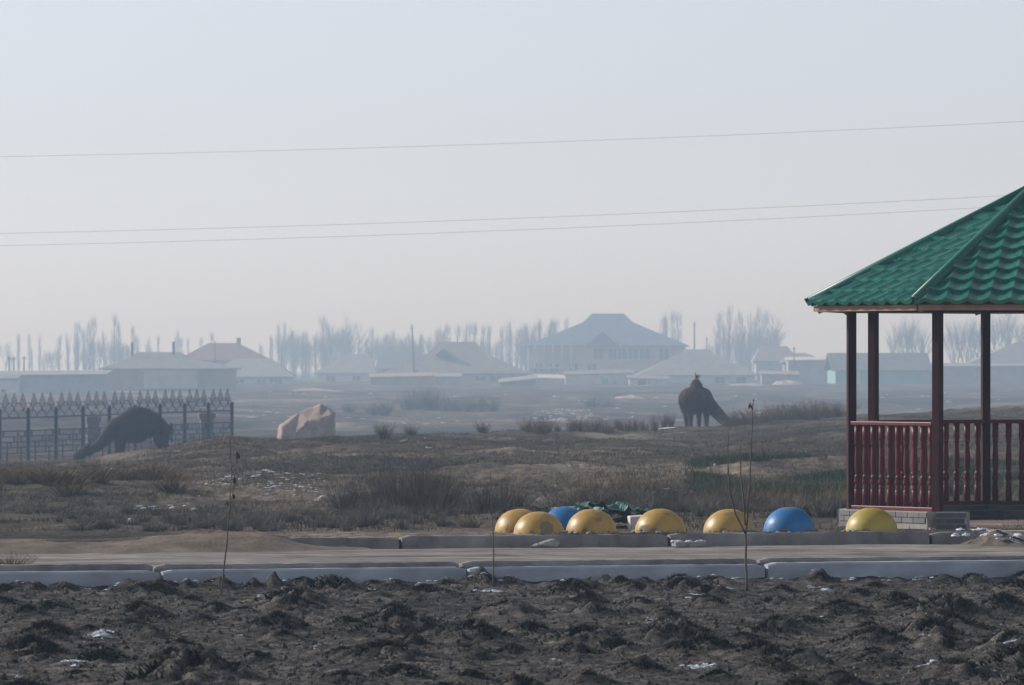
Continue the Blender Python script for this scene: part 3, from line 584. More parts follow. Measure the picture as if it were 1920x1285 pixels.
snow_land(40, 0, 1900, 110, 180, .012, .045); snow_land(140, 1000, 1110, 560, 640, .05, .16); snow_land(160, 300, 1900, 520, 900, .05, .2); snow_land(16, 1780, 1920, 70.5, 72, .03, .06)
o = ms.build('snow', snowm); tag(o, 'scraps of old snow scattered over the slope and plain', 'snow', kind='stuff')

# ------------------------------------------------------------------ power line
cable = two('power_cable', (0.05, 0.05, 0.055), (0.09, 0.09, 0.1), scale=1, rough=0.6)
def wire(label, pts, Yl, Yr):
    k = np.polyfit([p[0] for p in pts], [p[1] for p in pts], 2); P_ = []
    xl, xr = -34.0, 34.0
    for i in range(41):
        t = i/40; x = xl+(xr-xl)*t; Y = 232 - 17*(x/20.0)*0.5; px = PX0+F*x/Y; py = np.polyval(k, np.clip(px, -900, 2900)); P_.append((x, Y, CAMZ+(HY-py)/F*Y))
    o = MB().tube(P_, 0.005, 5).build('power_wire', cable, smooth=True); tag(o, label, 'wire'); return P_[0], P_[-1]
ends = [wire('highest power line wire crossing the whole sky', [(0, 294), (960, 269), (1920, 228)], 0, 0),
        wire('upper of the paired lower power line wires', [(0, 438), (960, 410), (1920, 365)], 0, 0),
        wire('lower of the paired power line wires', [(0, 461), (960, 432), (1920, 385)], 0, 0)]
for side, lab in ((0, 'wooden power line pole carrying the wires beyond the iron fence'), (1, 'wooden power line pole carrying the wires beyond the gazebo')):
    x, y = ends[0][side][0], ends[0][side][1]; zb = zland(x, y)-0.5; zt = ends[0][side][2]
    root = empty('power_pole', (x, y, zb)); tag(root, lab, 'pole')
    MB().tube([(0, 0, 0), (0, 0, zt-zb+0.3)], [0.16, 0.11], 8).build('shaft', M['wood'], root, True)
    for e in ends: MB().box((0, -0.15, e[side][2]-zb-0.1), (0.1, 0.5, 0.1)).build('crossarm', M['wood'], root)
# ------------------------------------------------------------------ gazebo
GY = 72.7; GC = Vector((5.92, GY, 0.0)); PH0 = 10.5; RP = 2.12; RR = 2.615
redw = mat('red_varnished_wood', [(0.3, (0.070, 0.007, 0.006)), (0.7, (0.14, 0.014, 0.010))], scale=5, rough=0.42, bump=0.15, bscale=40, stretch=(1, 1, .15), spec=0.22)
postm = mat('dark_red_post_paint', [(0.3, (0.026, 0.0035, 0.004)), (0.7, (0.06, 0.008, 0.007))], scale=5, rough=0.65, spec=0.15, bump=0.2, bscale=30, stretch=(1, 1, .15))
greenr = mat('green_metal_tile', [(0.3, (0.010, 0.125, 0.090)), (0.7, (0.017, 0.185, 0.132))], scale=1.6, rough=0.21, spec=0.75, bump=0.03, bscale=6)
capm = mat('green_ridge_metal', [(0.3, (0.009, 0.105, 0.075)), (0.7, (0.014, 0.15, 0.108))], scale=2, rough=0.42, spec=0.4)
woodb = two('raw_timber_board', (0.23, 0.14, 0.085), (0.40, 0.26, 0.165), scale=2.5, rough=0.8, stretch=(1, 1, 6))
tileb = mat('shaded_facing_brick', [(0.3, (0.045, 0.055, 0.07)), (0.7, (0.13, 0.14, 0.15))], scale=1.3, rough=0.6, rnd=1.0, bump=0.1, bscale=40)  # darker bluish brick copy, the shade of the unlit faces in its colour
tilel = mat('sunlit_dusty_facing_brick', [(0.3, (0.13, 0.125, 0.12)), (0.7, (0.24, 0.225, 0.21))], scale=3, rough=0.8, rnd=1.0)  # paler brick copy for the sunlit faces: sunlight and dust in its colour
mortar = two('pale_mortar', (0.28, 0.28, 0.27), (0.42, 0.41, 0.39), scale=6, rough=0.9)
dmortar = two('dark_mortar', (0.16, 0.16, 0.16), (0.24, 0.24, 0.23), scale=6, rough=0.9)
cemm = mat('smeared_cement', [(0.3, (0.24, 0.225, 0.205)), (0.7, (0.40, 0.375, 0.34))], scale=3.0, rough=0.9, bump=0.2, bscale=20)
floorm = two('tan_floor', (0.36, 0.27, 0.20), (0.47, 0.37, 0.29), scale=3, rough=0.85)
gz = empty('gazebo', GC); tag(gz, 'octagonal garden gazebo with green metal tile roof and red turned railings', 'gazebo')
def gp_(k, r): a = R(PH0+45*k); return Vector((-math.cos(a)*r, -math.sin(a)*r, 0))
# floor
m_ = MB(); vs = [gp_(k, 2.28) for k in range(8)]
m_.add([(v.x, v.y, -0.15) for v in vs]+[(v.x, v.y, 0.022) for v in vs], [tuple(range(8, 16))[::-1]]+[(k, 8+k, 8+(k+1) % 8, (k+1) % 8) for k in range(8)]).build('floor', floorm, gz)
st_ = MB().box((0.25, -2.5, -0.04), (1.9, 0.85, 0.10)).build('entrance_slab', floorm, gz)
# plinth walls, facing bricks
bk = MB().box((0, 0, 0), (0.205, 0.016, 0.052)).mesh('brick'); bk.materials.append(tileb)
bl = MB().box((0, 0, 0), (0.205, 0.016, 0.052)).mesh('brick'); bl.materials.append(tilel)
PT = 0.195; PB = -0.06; PW = 0.24
def plinth(p, q, out, m, face_out=None, face_in=None, only_top=False):
    d = (q-p); L = d.length; d.normalize(); n = Vector((d.y, -d.x, 0));
    if n.dot(out) < 0: n = -n
    root = MB().add([tuple(c+Vector((0, 0, z))) for z in (PB, PT) for c in (p+n*PW/2, q+n*PW/2, q-n*PW/2, p-n*PW/2)],
                    [(0, 1, 5, 4), (1, 2, 6, 5), (2, 3, 7, 6), (3, 0, 4, 7), (4, 5, 6, 7), (3, 2, 1, 0)]).build('plinth_wall', m, gz)
    ang = math.atan2(d.y, d.x)
    for side, mesh in ((1, face_out), (-1, face_in)):
        if mesh is None: continue
        for r_i in range(4):
            z = PT-0.036-r_i*0.063; off = 0.1075 if r_i % 2 else 0.0; s_ = -off
            while s_ < L-0.03:
                a = max(s_, 0.004); b = min(s_+0.205, L-0.004); s_ += 0.2175
                if b-a < 0.03: continue
                if only_top and not (r_i == 0 or (r_i == 1 and a < L*0.8) or a < 0.35 or (a > L*0.82 and r_i < 2)): continue
                c = p+d*((a+b)/2)+n*side*(PW/2+0.004)
                o = link(mesh, 'brick', None, root, (c.x, c.y, z)); o.rotation_euler = (0, 0, ang); o.scale = ((b-a)/0.205, 1, 1)
    return root
RPL = 2.16
for k in range(8):
    if k == 1: continue
    p, q = gp_(k, RPL), gp_(k+1, RPL); out = (p+q)/2
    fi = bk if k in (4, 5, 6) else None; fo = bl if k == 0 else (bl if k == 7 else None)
    plinth(p, q, out, cemm if k == 0 else dmortar, fo, fi, only_top=(k == 0))
p, q = gp_(1, RPL), gp_(2, RPL); d = (q-p).normalized()
plinth(p+d*0.02, p+d*0.36, (p+q)/2, mortar, bk, None); plinth(q-d*0.36, q-d*0.02, (p+q)/2, mortar, bk, None)
# posts
pm = MB().box((0, 0, (2.44-PT)/2+PT), (0.096, 0.096, 2.44-PT)).mesh('post'); pm.materials.append(postm)
for k in range(8):
    v = gp_(k, RP); o = link(pm, 'post', None, gz, (v.x, v.y, 0)); o.rotation_euler = (0, 0, -R(PH0+45*k)+R(90) if False else R(PH0+45*k)); bevel(o, 0.006)
# railings with turned balusters
prof = [(0.031, 0.0), (0.031, .19), (0.024, .20), (0.033, .215), (0.022, .23), (0.034, .265), (0.036, .29), (0.025, .325), (0.034, .34), (0.022, .35), (0.024, .37), (0.030, .45), (0.029, .55), (0.024, .66), (0.021, .70), (0.033, .715), (0.021, .73), (0.033, .745), (0.026, .755), (0.031, .765), (0.031, .935)]
bm_ = MB().lathe([(a_*1.22, b_) for a_, b_ in prof], 10).mesh('baluster', True); bm_.materials.append(redw)
for k in range(8):
    if k == 1: continue
    p, q = gp_(k, RP), gp_(k+1, RP); d = (q-p); L = d.length; d.normalize(); ang = math.atan2(d.y, d.x); c = (p+q)/2
    for nm, z, hh, ww in (('top_rail', 1.165, 0.045, 0.105), ('bottom_rail', 0.218, 0.045, 0.085)):
        o = MB().box((0, 0, 0), (L-0.10, ww, hh)).build(nm, redw, gz, loc=(c.x, c.y, z)); o.rotation_euler = (0, 0, ang); bevel(o, 0.008)
    for i in range(10):
        v = p+d*(L*(i+0.75)/10.5)
        o = link(bm_, 'baluster', None, gz, (v.x, v.y, 0.235)); o.rotation_euler = (0, 0, random.uniform(0, 6)); o.scale = (1, 1, 0.975)
# roof
ZE, ZA = 2.50, 3.80; slope = math.atan2(ZA-ZE, RR*math.cos(R(22.5)))
def roof_panel(k):
    p, q = gp_(k, RR), gp_(k+1, RR); mid = (p+q)/2; e = (q-p).normalized(); half = (q-p).length/2
    up = (Vector((0, 0, ZA-ZE)) - mid).normalized(); nrm = e.cross(up); nrm = nrm if nrm.z > 0 else -nrm; H = (Vector((0, 0, ZA-ZE))-mid).length
    step = 0.25; pitch = 0.235; na = int(2*half/pitch*9); m = MB(); rows_ = int(H/step)+1
    for r in range(rows_):
        b0, b1 = r*step-0.015, min((r+1)*step, H); hw0, hw1 = half*(1-max(b0, 0)/H), half*(1-b1/H)
        if hw0 < 0.03: break
        vs = []; a = np.linspace(-half, half, na)
        for bi, (b, lift) in enumerate(((b0, -0.004), (b0, 0.044), ((b0+b1)/2, 0.022), (b1, 0.004))):
            hw = half*(1-max(b, 0)/H)
            for s in a:
                cs = max(-hw, min(hw, s)); wv = 0.046*(1-abs(math.cos(math.pi*(s+half)/pitch))**0.75)
                vs.append(mid+Vector((0, 0, ZE))+e*cs+up*b+nrm*(lift+wv))
        f = []
        for bi in range(3):
            for i in range(na-1):
                if abs((a[i]+a[i+1])/2) > hw0+0.05: continue
                f.append((bi*na+i, bi*na+i+1, (bi+1)*na+i+1, (bi+1)*na+i))
        m.add([tuple(v) for v in vs], f)
    return m.build('roof_panel', greenr, gz, smooth=False)
for k in range(8):
    o = roof_panel(k)
    p = gp_(k, RR*0.995)+Vector((0, 0, ZE+0.035)); tp = Vector((0, 0, ZA+0.045))
    MB().tube([p, p.lerp(tp, .5), tp], [0.062, 0.062, 0.058], 12).build('ridge_cap', capm, gz, smooth=True)
    a, b = gp_(k, RR-0.07), gp_(k+1, RR-0.07); d = b-a; L = d.length; c = (a+b)/2
    o = MB().box((0, 0, 0), (L-0.015, 0.03, 0.062)).build('fascia', woodb, gz, loc=(c.x, c.y, ZE-0.045)); o.rotation_euler = (0, 0, math.atan2(d.y, d.x))
    a, b = gp_(k, RP), gp_(k+1, RP); d = b-a; c = (a+b)/2
    o = MB().box((0, 0, 0), (d.length-0.05, 0.11, 0.07)).build('top_beam', postm, gz, loc=(c.x, c.y, 2.475)); o.rotation_euler = (0, 0, math.atan2(d.y, d.x))
    a, b = gp_(k, RP-.3)+Vector((0, 0, 2.44+.28)), gp_(k, RR-.10)+Vector((0, 0, 2.44)); MB().tube([a, b], 0.045, 4).build('rafter', woodb, gz)
    a, b = gp_(k, RR-.09)+Vector((0, 0, ZE-0.01)), gp_(k+1, RR-.09)+Vector((0, 0, ZE-0.01))
    MB().add([tuple(a), tuple(b), (0, 0, ZA-0.03)], [(0, 1, 2)]).build('roof_lining', woodb, gz)
MB().lathe([(0.12, 0), (0.09, .06), (0.03, .12), (0.05, .2), (0.0, .3)], 12).build('finial', greenr, gz, True, loc=(0, 0, ZA+.03))

# ------------------------------------------------------------------ painted half-spheres behind the kerb
def dome_mat(name, col, patches, wear):
    m, n, b = _nodes(name); b.inputs['Specular IOR Level'].default_value = 0.5
    tc = n.nodes.new('ShaderNodeTexCoord'); no = n.nodes.new('ShaderNodeTexNoise'); no.inputs['Scale'].default_value = 9; no.inputs['Detail'].default_value = 8; no.inputs['Roughness'].default_value = .7
    n.links.new(tc.outputs['Object'], no.inputs['Vector'])
    def math_(op, a, bb):
        q = n.nodes.new('ShaderNodeMath'); q.operation = op
        for i, s in ((0, a), (1, bb)):
            if isinstance(s, (int, float)): q.inputs[i].default_value = s
            else: n.links.new(s, q.inputs[i])
        return q.outputs[0]
    fac = math_('GREATER_THAN', no.outputs['Fac'], wear)
    for c, r in patches:
        vm = n.nodes.new('ShaderNodeVectorMath'); vm.operation = 'DISTANCE'; n.links.new(tc.outputs['Object'], vm.inputs[0]); vm.inputs[1].default_value = c
        dd = math_('ADD', vm.outputs['Value'], math_('MULTIPLY', math_('SUBTRACT', no.outputs['Fac'], 0.5), 0.16))
        fac = math_('MAXIMUM', fac, math_('LESS_THAN', dd, r))
    n3 = n.nodes.new('ShaderNodeTexNoise'); n3.inputs['Scale'].default_value = 26; n3.inputs['Detail'].default_value = 5; n.links.new(tc.outputs['Object'], n3.inputs['Vector'])
    fac = math_('MAXIMUM', fac, math_('MULTIPLY', math_('GREATER_THAN', n3.outputs['Fac'], 0.69), 0.8))
    n2 = n.nodes.new('ShaderNodeTexNoise'); n2.inputs['Scale'].default_value = 3.5; n2.inputs['Detail'].default_value = 6; n.links.new(tc.outputs['Object'], n2.inputs['Vector'])
    cr = n.nodes.new('ShaderNodeValToRGB'); cr.color_ramp.elements[0].position = .3; cr.color_ramp.elements[1].position = .7
    cr.color_ramp.elements[0].color = (*[x*.62 for x in col], 1); cr.color_ramp.elements[1].color = (*col, 1); n.links.new(n2.outputs['Fac'], cr.inputs[0])
    mx = n.nodes.new('ShaderNodeMix'); mx.data_type = 'RGBA'; n.links.new(fac, mx.inputs[0]); n.links.new(cr.outputs[0], mx.inputs[6]); mx.inputs[7].default_value = (*[.07+.32*c_ for c_ in col], 1)
    sp = n.nodes.new('ShaderNodeSeparateXYZ'); n.links.new(tc.outputs['Object'], sp.inputs[0]); md = math_('LESS_THAN', math_('ADD', sp.outputs['Z'], math_('MULTIPLY', math_('SUBTRACT', no.outputs['Fac'], 0.5), 0.30)), 0.012)
    m2 = n.nodes.new('ShaderNodeMix'); m2.data_type = 'RGBA'; n.links.new(math_('MULTIPLY', md, 0.8), m2.inputs[0]); n.links.new(mx.outputs[2], m2.inputs[6]); m2.inputs[7].default_value = (0.10, 0.085, 0.065, 1)
    n.links.new(m2.outputs[2], b.inputs['Base Color'])
    rg = math_('ADD', math_('MULTIPLY', fac, 0.35), 0.46); n.links.new(rg, b.inputs['Roughness'])
    bp = n.nodes.new('ShaderNodeBump'); bp.inputs['Strength'].default_value = .25; bp.inputs['Distance'].default_value = .012; n.links.new(no.outputs['Fac'], bp.inputs['Height']); n.links.new(bp.outputs[0], b.inputs['Normal'])
    return m
YEL = (0.55, 0.33, 0.058); BLU = (0.010, 0.18, 0.45)
domes = [(974, 1.15, .268, .250, YEL, [], .74, 'yellow painted half-sphere with a curved crack, behind another yellow one'),
         (1010, .42, .272, .245, YEL, [((.08, -.24, .07), .085)], .72, 'yellow painted half-sphere with worn grey patch low on its side, above the broken kerb chunk'),
         (1060, 1.55, .27, .262, BLU, [], .76, 'blue painted half-sphere mostly hidden behind two yellow ones'),
         (1109, .55, .276, .262, YEL, [((.06, -.22, .15), .035)], .73, 'yellow painted half-sphere standing before the crumpled green sheets'),
         (1238, .48, .279, .262, YEL, [((-.17, -.20, .02), .075), ((.04, -.16, .2), .03)], .73, 'yellow painted half-sphere with bare spot at its foot, beside the pale block'),
         (1367, .48, .282, .262, YEL, [((.0, -.17, .205), .055)], .76, 'yellow painted half-sphere with a grey flaked patch near its top'),
         (1480, .50, .284, .270, BLU, [((-.02, -.08, .255), .07), ((.03, -.2, .16), .03)], .72, 'blue painted half-sphere with flaked grey crown standing alone'),
         (1634, .45, .287, .270, (0.53, 0.39, 0.05), [], .72, 'yellow painted half-sphere in front of the gazebo plinth')]
for i, (px, dv, r, h, col, pat, wear, lab) in enumerate(domes):
    x, y = onv(px, VF+dv); n1, n2 = 28, 14; vs = []; f = []
    g_ = np.random.default_rng(40+i)
    for a in range(n2+1):
        ph = math.pi/2*a/n2*0.999 + (0.0)
        for b in range(n1):
            t = 2*math.pi*b/n1; cr_ = 1+(vnoise(np.array([b*.9+i*7]), np.array([a*.9]), 4)[0]-.5)*.02
            rr_ = r*math.cos(ph)**0.92*cr_; vs.append((rr_*math.cos(t), rr_*math.sin(t), h*math.sin(ph)*cr_))
    for a in range(n2):
        for b in range(n1): f.append((a*n1+b, a*n1+(b+1) % n1, (a+1)*n1+(b+1) % n1, (a+1)*n1+b))
    vs += [(v[0]*1.0, v[1]*1.0, -0.08) for v in vs[:n1]]; k0 = (n2+1)*n1
    f += [(k0+b, k0+(b+1) % n1, (b+1) % n1, b) for b in range(n1)]
    root = empty('half_sphere_bollard', (x, y, zland(x, y)+0.0)); tag(root, lab, 'bollard', 'painted half-sphere bollards along the kerb'); root.rotation_euler = (R(random.uniform(-3, 3)), R(random.uniform(-3, 3)), 0)
    MB().add(vs, f).build('dome', dome_mat('dome_paint', col, pat, wear), root, smooth=True)
    # mortar crumbs where the concrete foot meets the soil
    mm = MB()
    for q in range(26):
        t = random.uniform(0, 6.28); lump(mm, math.cos(t)*r*1.03, math.sin(t)*r*1.03, 0.0, .03, .03, random.uniform(.008, .02), 800+i*40+q)
    mm.build('footing', conc, root, smooth=True)['kind'] = 'stuff'
    if i == 0:
        cz_ = [.235-j*.03 for j in range(8)]; cxs_ = [-.03-j*.018+.006*math.sin(j*2.1) for j in range(8)]
        MB().tube([(q, -r*1.003*math.sqrt(max(.001, 1-(z_/h)**2-(q/r)**2)), z_) for q, z_ in zip(cxs_, cz_)], 0.0022, 4).build('crack', M['dark'], root)

# crumpled green sheets and the pale block
grs = mat('crumpled_green_sheet', [(0.3, (0.016, 0.06, 0.052)), (0.7, (0.05, 0.14, 0.118))], scale=4, rough=0.4, spec=0.5)
grp_ = mat('faded_green_sheet', [(0.3, (0.20, 0.30, 0.26)), (0.7, (0.32, 0.43, 0.38))], scale=4, rough=0.55)
def sheet(label, px, Y, z0, wd, dp, amp, freq, seed, m, tilt=0.0, rz=0.0, folds=0.5):
    n1, n2 = 40, 16; U, V = np.meshgrid(np.linspace(-.5, .5, n1), np.linspace(-.5, .5, n2))
    ph_ = U*freq*.55+V*.7+seed+.9*(fbm(U*2.5, V*2, 2, seed+9)-.5)*2
    Zs = amp*(np.abs(np.mod(ph_, 1)-.5)*1.1*folds + fbm(U*5+seed, V*3, 4, seed)*1.1) + tilt*U*wd
    Zs = np.maximum(Zs, 0.003); x = X(px, Y); root = MB().grid(U*wd+0.05*(fbm(U*3, V*5, 2, seed+3)-.5), V*dp+0.06*(fbm(U*5, V*3, 2, seed+4)-.5), Zs).build('scrap_sheet', m, smooth=False, loc=(x, Y, zland(x, Y)+z0))
    root.rotation_euler = (0, 0, rz); so_ = root.modifiers.new('thick', 'SOLIDIFY'); so_.thickness = 0.004; tag(root, label, 'metal sheet', 'crumpled sheets behind the half-spheres'); return root
sheet('pale faded green sheet arched over the hidden blue half-sphere', 1083, 71.2, .15, .55, .5, .13, 1.6, 3, grp_, 0.0, .1)
sheet('dark green sheet poking out beside the hidden blue half-sphere', 1042, 71.3, .14, .40, .4, .10, 1.2, 5, grs, -0.28, -.1)
sheet('crumpled dark green sheet on top of the scrap pile', 1148, 71.4, .10, .82, .5, .16, 4.2, 8, grs, -0.06, .05, .8)
sheet('crumpled green sheet slumped at the low end of the scrap pile', 1175, 71.6, .05, .62, .5, .14, 3.2, 11, grs, -0.15, -.1, .7)
sheet('green sheet lying underneath the scrap pile', 1140, 71.7, .0, .8, .6, .10, 2.6, 14, grs, 0.0, .0, .7)
sheet('pale green strip thrown across the scrap pile', 1112, 71.25, .16, .3, .35, .07, 2.0, 17, grp_, -0.1, .2, .6)
x = X(1193, 71.0); o = MB().box((0, 0, .06), (.17, .13, .17)).build('pale_block', two('pinkish_plaster', (0.62, .55, .50), (.74, .67, .62), scale=9, rough=.85), loc=(x, 71.0, zland(x, 71.0))); o.rotation_euler = (R(4), R(-3), .25); bevel(o, .012); tag(o, 'pale pinkish masonry block at the end of the green scrap pile', 'block')

# rubble on the road side of the far kerb
rub = two('broken_concrete', (0.22, 0.21, 0.195), (0.38, 0.36, 0.335), scale=7, rough=.95, bump=.4, bscale=30)
def rock(name, label, cat, loc, dims, seed, m, group=None, rz=0.0, sub=2):
    bm = bmesh.new(); bmesh.ops.create_icosphere(bm, subdivisions=sub, radius=1.0); g_ = random.Random(seed)
    pl = [(Vector((g_.gauss(0, 1), g_.gauss(0, 1), g_.gauss(0, 1))).normalized(), g_.uniform(.62, .9)) for _ in range(12)]
    for v in bm.verts:
        for n_, d_ in pl:
            e = v.co.dot(n_)-d_
            if e > 0: v.co -= n_*e
        v.co = Vector((v.co.x*dims[0], v.co.y*dims[1], v.co.z*dims[2]))*(1+g_.uniform(-.02, .02))
    me = bpy.data.meshes.new(name); bm.to_mesh(me); bm.free(); o = link(me, name, m, None, loc); o.rotation_euler = (0, 0, rz); tag(o, label, cat, group); return o
x, y = onv(1028, VF-.12); rock('concrete_chunk', 'broken concrete chunk leaning on the far kerb below the yellow half-spheres', 'rubble', (x, y, -.09), (.13, .08, .07), 4, rub)
x, y = onv(1005, VF-.10); rock('concrete_chunk', 'small concrete splinter beside the chunk on the far kerb', 'rubble', (x, y, -.105), (.08, .05, .03), 6, rub)
for px, wd, lab in ((1274, .14, 'flat brick with snow lying before the far kerb joint'), (1303, .20, 'longer flat brick with snow lying before the far kerb joint')):
    x, y = onv(px, VF-.22); o = MB().box((0, 0, 0), (wd, .12, .05)).build('brick', rub, loc=(x, y, -.095)); o.name = 'loose_brick'; o.rotation_euler = (.05, -.03, A+.1); bevel(o, .006); tag(o, lab, 'brick')
    sm = MB(); [lump(sm, random.uniform(-wd/2.4, wd/2.4), random.uniform(-.04, .04), .026, .035, .03, .012, 70+q) for q in range(6)]; sm.build('snow_cap', snowm, o, True)['kind'] = 'stuff'
# rubbish heap
x, y = onv(1872, VF-.55); hp = empty('rubbish_heap', (x, y, -.14)); tag(hp, 'heap of earth, straw and snow-covered rubbish below the kerb by the gazebo', 'heap')
U, V = np.meshgrid(np.linspace(-.55, .55, 44), np.linspace(-.5, .5, 30)); Z5 = .17*np.exp(-(U/.3)**2-(V/.3)**2)+(fbm(U/.12, V/.12, 3, 66)-.5)*.05
MB().grid(U, V, Z5).build('earth', sandm, hp, True)
for q in range(9):
    a, b = random.uniform(.0, .32), random.uniform(-.3, -.02); zc_ = .17*math.exp(-(a/.3)**2-(b/.3)**2)
    o = MB().box((0, 0, 0), (random.uniform(.1, .22), .05, .008)).build('shard', snowm if q % 3 else M['wood'], hp, loc=(a-.05, b, zc_+.02)); o.rotation_euler = (random.uniform(-.4, .2), random.uniform(.1, .5), random.uniform(-.5, .3))
sm = MB(); [lump(sm, random.gauss(.02, .16), -abs(random.gauss(.1, .1)), .12, .04, .03, .02, 900+q) for q in range(16)]; sm.build('snow_cap', snowm, hp, True)['kind'] = 'stuff'
MB().tris(blades(60, .16, 1.6, .003, 77)+np.array([0, -.05, .06])).build('straw', tang, hp)

# ------------------------------------------------------------------ saplings
sapm = two('sapling_bark', (0.075, 0.055, 0.048), (0.14, 0.11, 0.095), scale=12, rough=.85)
leafm = two('withered_leaf', (0.05, 0.025, 0.018), (0.10, 0.05, 0.032), scale=20, rough=.9)
def sapling(label, base, stems, leaves, rbase):
    """base (px,py) on the field; stems: lists of (px,py) from the base up; leaves: (px,py,size)"""
    Y = F*(CAMZ+.27)/(base[1]-HY); x = X(base[0], Y); zb = zfield(x, Y); root = empty('sapling', (x, Y, zb-.03)); tag(root, label, 'sapling')
    def L_(p, dy=0.0): return Vector((X(p[0], Y)-x, dy, CAMZ+(HY-p[1])*Y/F-zb+.03))
    top = min(p[1] for s in stems for p in s)
    for si, s in enumerate(stems):
        pts = [L_(p, .05*si*j/len(s)) for j, p in enumerate(s)]; fine = []
        for a, b in zip(pts[:-1], pts[1:]):
            for t in (0, .33, .67): fine.append(a.lerp(b, t)+Vector((random.uniform(-.004, .004), random.uniform(-.004, .004), 0)))
        fine.append(pts[-1]); hh = [max(0, q.z) for q in fine]; mx = L_((0, top)).z
        MB().tube(fine, [max(.0036, rbase*(1-.8*h_/mx)) for h_ in hh], 7).build('stem' if si == 0 else 'branch', sapm, root, True)
        nb = MB()
        for q in fine[2:-1:2]: lump(nb, q.x, q.y, q.z, .009, .009, .007, random.randint(0, 999))
        if nb.n: nb.build('bud', sapm, root)['kind'] = 'stuff'
    for p, q, sz in leaves:
        c = L_((p, q)); g_ = MB()
        for j in range(3):
            a = Vector((random.uniform(-.4, .4), random.uniform(-.4, .4), -1)).normalized()*sz*.7; wv = Vector((random.uniform(-.3, .3), .2, 0)).normalized()*sz*.12; b = c+Vector((random.uniform(-.01, .01), 0, random.uniform(0, .03)))
            g_.add([tuple(b), tuple(b+a*.35+wv), tuple(b+a*.7+wv*.5+Vector((.01, 0, 0))), tuple(b+a), tuple(b+a*.5-wv)], [(0, 1, 2, 4), (4, 2, 3)])
        g_.build('leaf', leafm, root)
sapling('bare three-stemmed sapling with one dead leaf at its tip', (1400, 1108), [[(1400, 1108), (1399, 1060), (1398, 1005), (1403, 950), (1407, 880), (1410, 810), (1412, 760), (1414, 748)], [(1397, 1000), (1380, 965), (1367, 920), (1365, 860), (1366, 810)], [(1398, 985), (1394, 940), (1389, 890), (1388, 836)]], [(1406, 758, .11), (1405, 905, .05)], .0125)
sapling('leaning thin sapling with curled dead leaves before the sand drift', (415, 1113), [[(415, 1113), (420, 1070), (426, 1015), (431, 950), (434, 890), (432, 840), (430, 820)], [(430, 965), (437, 920), (441, 880), (444, 850)]], [(444, 849, .10), (439, 898, .10), (438, 930, .09), (426, 945, .06)], .0095)
sapling('single straight whip sapling before the cracked yellow half-sphere', (926, 1100), [[(926, 1100), (925, 1050), (925, 1000), (922, 940), (919, 886)]], [], .0085)

# ------------------------------------------------------------------ iron fence
ironm = two('grey_blue_iron', (0.03, 0.042, 0.065), (0.05, 0.068, 0.10), scale=3, rough=.55)
FA, FB = Vector((X(-55, 236.5), 236.5, 0)), Vector((X(435, 268), 268, 0))
npan = 10; fd = (FB-FA)/npan; pl = fd.length; fn = fd.normalized(); fang = math.atan2(fn.y, fn.x)
ZT, ZB = 0.24, -1.95
fence = empty('iron_fence', (FA.x, FA.y, ZB), fang); tag(fence, 'tall wrought iron fence with pointed crowns and squared lattice behind the grazing camel', 'fence')
def slope_z(i): return 0.012*i
pmesh = MB().box((0, 0, (ZT-ZB)/2), (.115, .115, ZT-ZB)).mesh('post'); pmesh.materials.append(ironm)
barm = MB(); nb = 27
for b in range(nb):
    xb = pl*(b+.5)/nb; ph = (b % 11-5)/5.0; topz = 2.02
    barm.box((xb, 0, .25+(2.28-.25)/2), (.011, .011, 2.28-.25))
barm = barm.mesh('bars'); barm.materials.append(ironm)
crown = MB()
for j in range(11):
    tq = (j-5)/5.0; h_ = .50*(1-abs(tq))**.8+.05; crown.box((tq*pl/7.6, 0, h_/2), (.011, .011, h_))
    if j < 10:
        t2 = (j-4)/5.0; h2 = .50*(1-abs(t2))**.8+.05; a_ = Vector((tq*pl/7.6, 0, h_)); b_ = Vector((t2*pl/7.6, 0, h2)); crown.tube([a_, b_], .006, 4)
crown = crown.mesh('crown'); crown.materials.append(ironm)
arcm = MB()
for row, z0 in ((0, 1.84), (1, 2.12)):
    for c in range(3 if row == 0 else 4):
        xc = pl*(c+.5)/3 if row == 0 else pl*c/3; Rr = pl/6.6
        arcm.tube([(xc+Rr*math.cos(t), 0.01, z0+.27*math.sin(t)) for t in np.linspace(0, math.pi, 11) if 0 <= xc+Rr*math.cos(t) <= pl], .017, 4)
arcm = arcm.mesh('arch_band'); arcm.materials.append(ironm)
lat = MB(); zs_ = (.50, .72, .93, 1.13, 1.34)
for z in zs_: lat.box((pl/2, 0, z), (pl-.1, .035, .04))
rl = random.Random(3)
for a, b in zip(zs_[:-1], zs_[1:]):
    for q in rl.sample(range(1, 8), 3): lat.box((pl*q/8, 0, (a+b)/2), (.06, .035, b-a+.04))
for q in (2, 6): lat.box((pl*q/8, 0, .35), (.06, .035, .4))
lat = lat.mesh('lattice'); lat.materials.append(ironm)
railm = MB().box((pl/2, 0, 1.84), (pl-.1, .04, .055)).mesh('rail'); railm.materials.append(ironm)
for i in range(npan+1):
    o = link(pmesh, 'post', None, fence, (i*pl, 0, slope_z(i)))
    if i == npan: break
    for nm, me in (('bars', barm), ('arch_band', arcm), ('lattice', lat), ('rail', railm)):
        o = link(me, nm, None, fence, (i*pl, 0, slope_z(i)))
        if nm == 'bars': o['kind'] = 'stuff'
    for c in range(3): link(crown, 'crown', None, fence, (i*pl+pl*(.20+.30*c), 0, slope_z(i)+2.24))
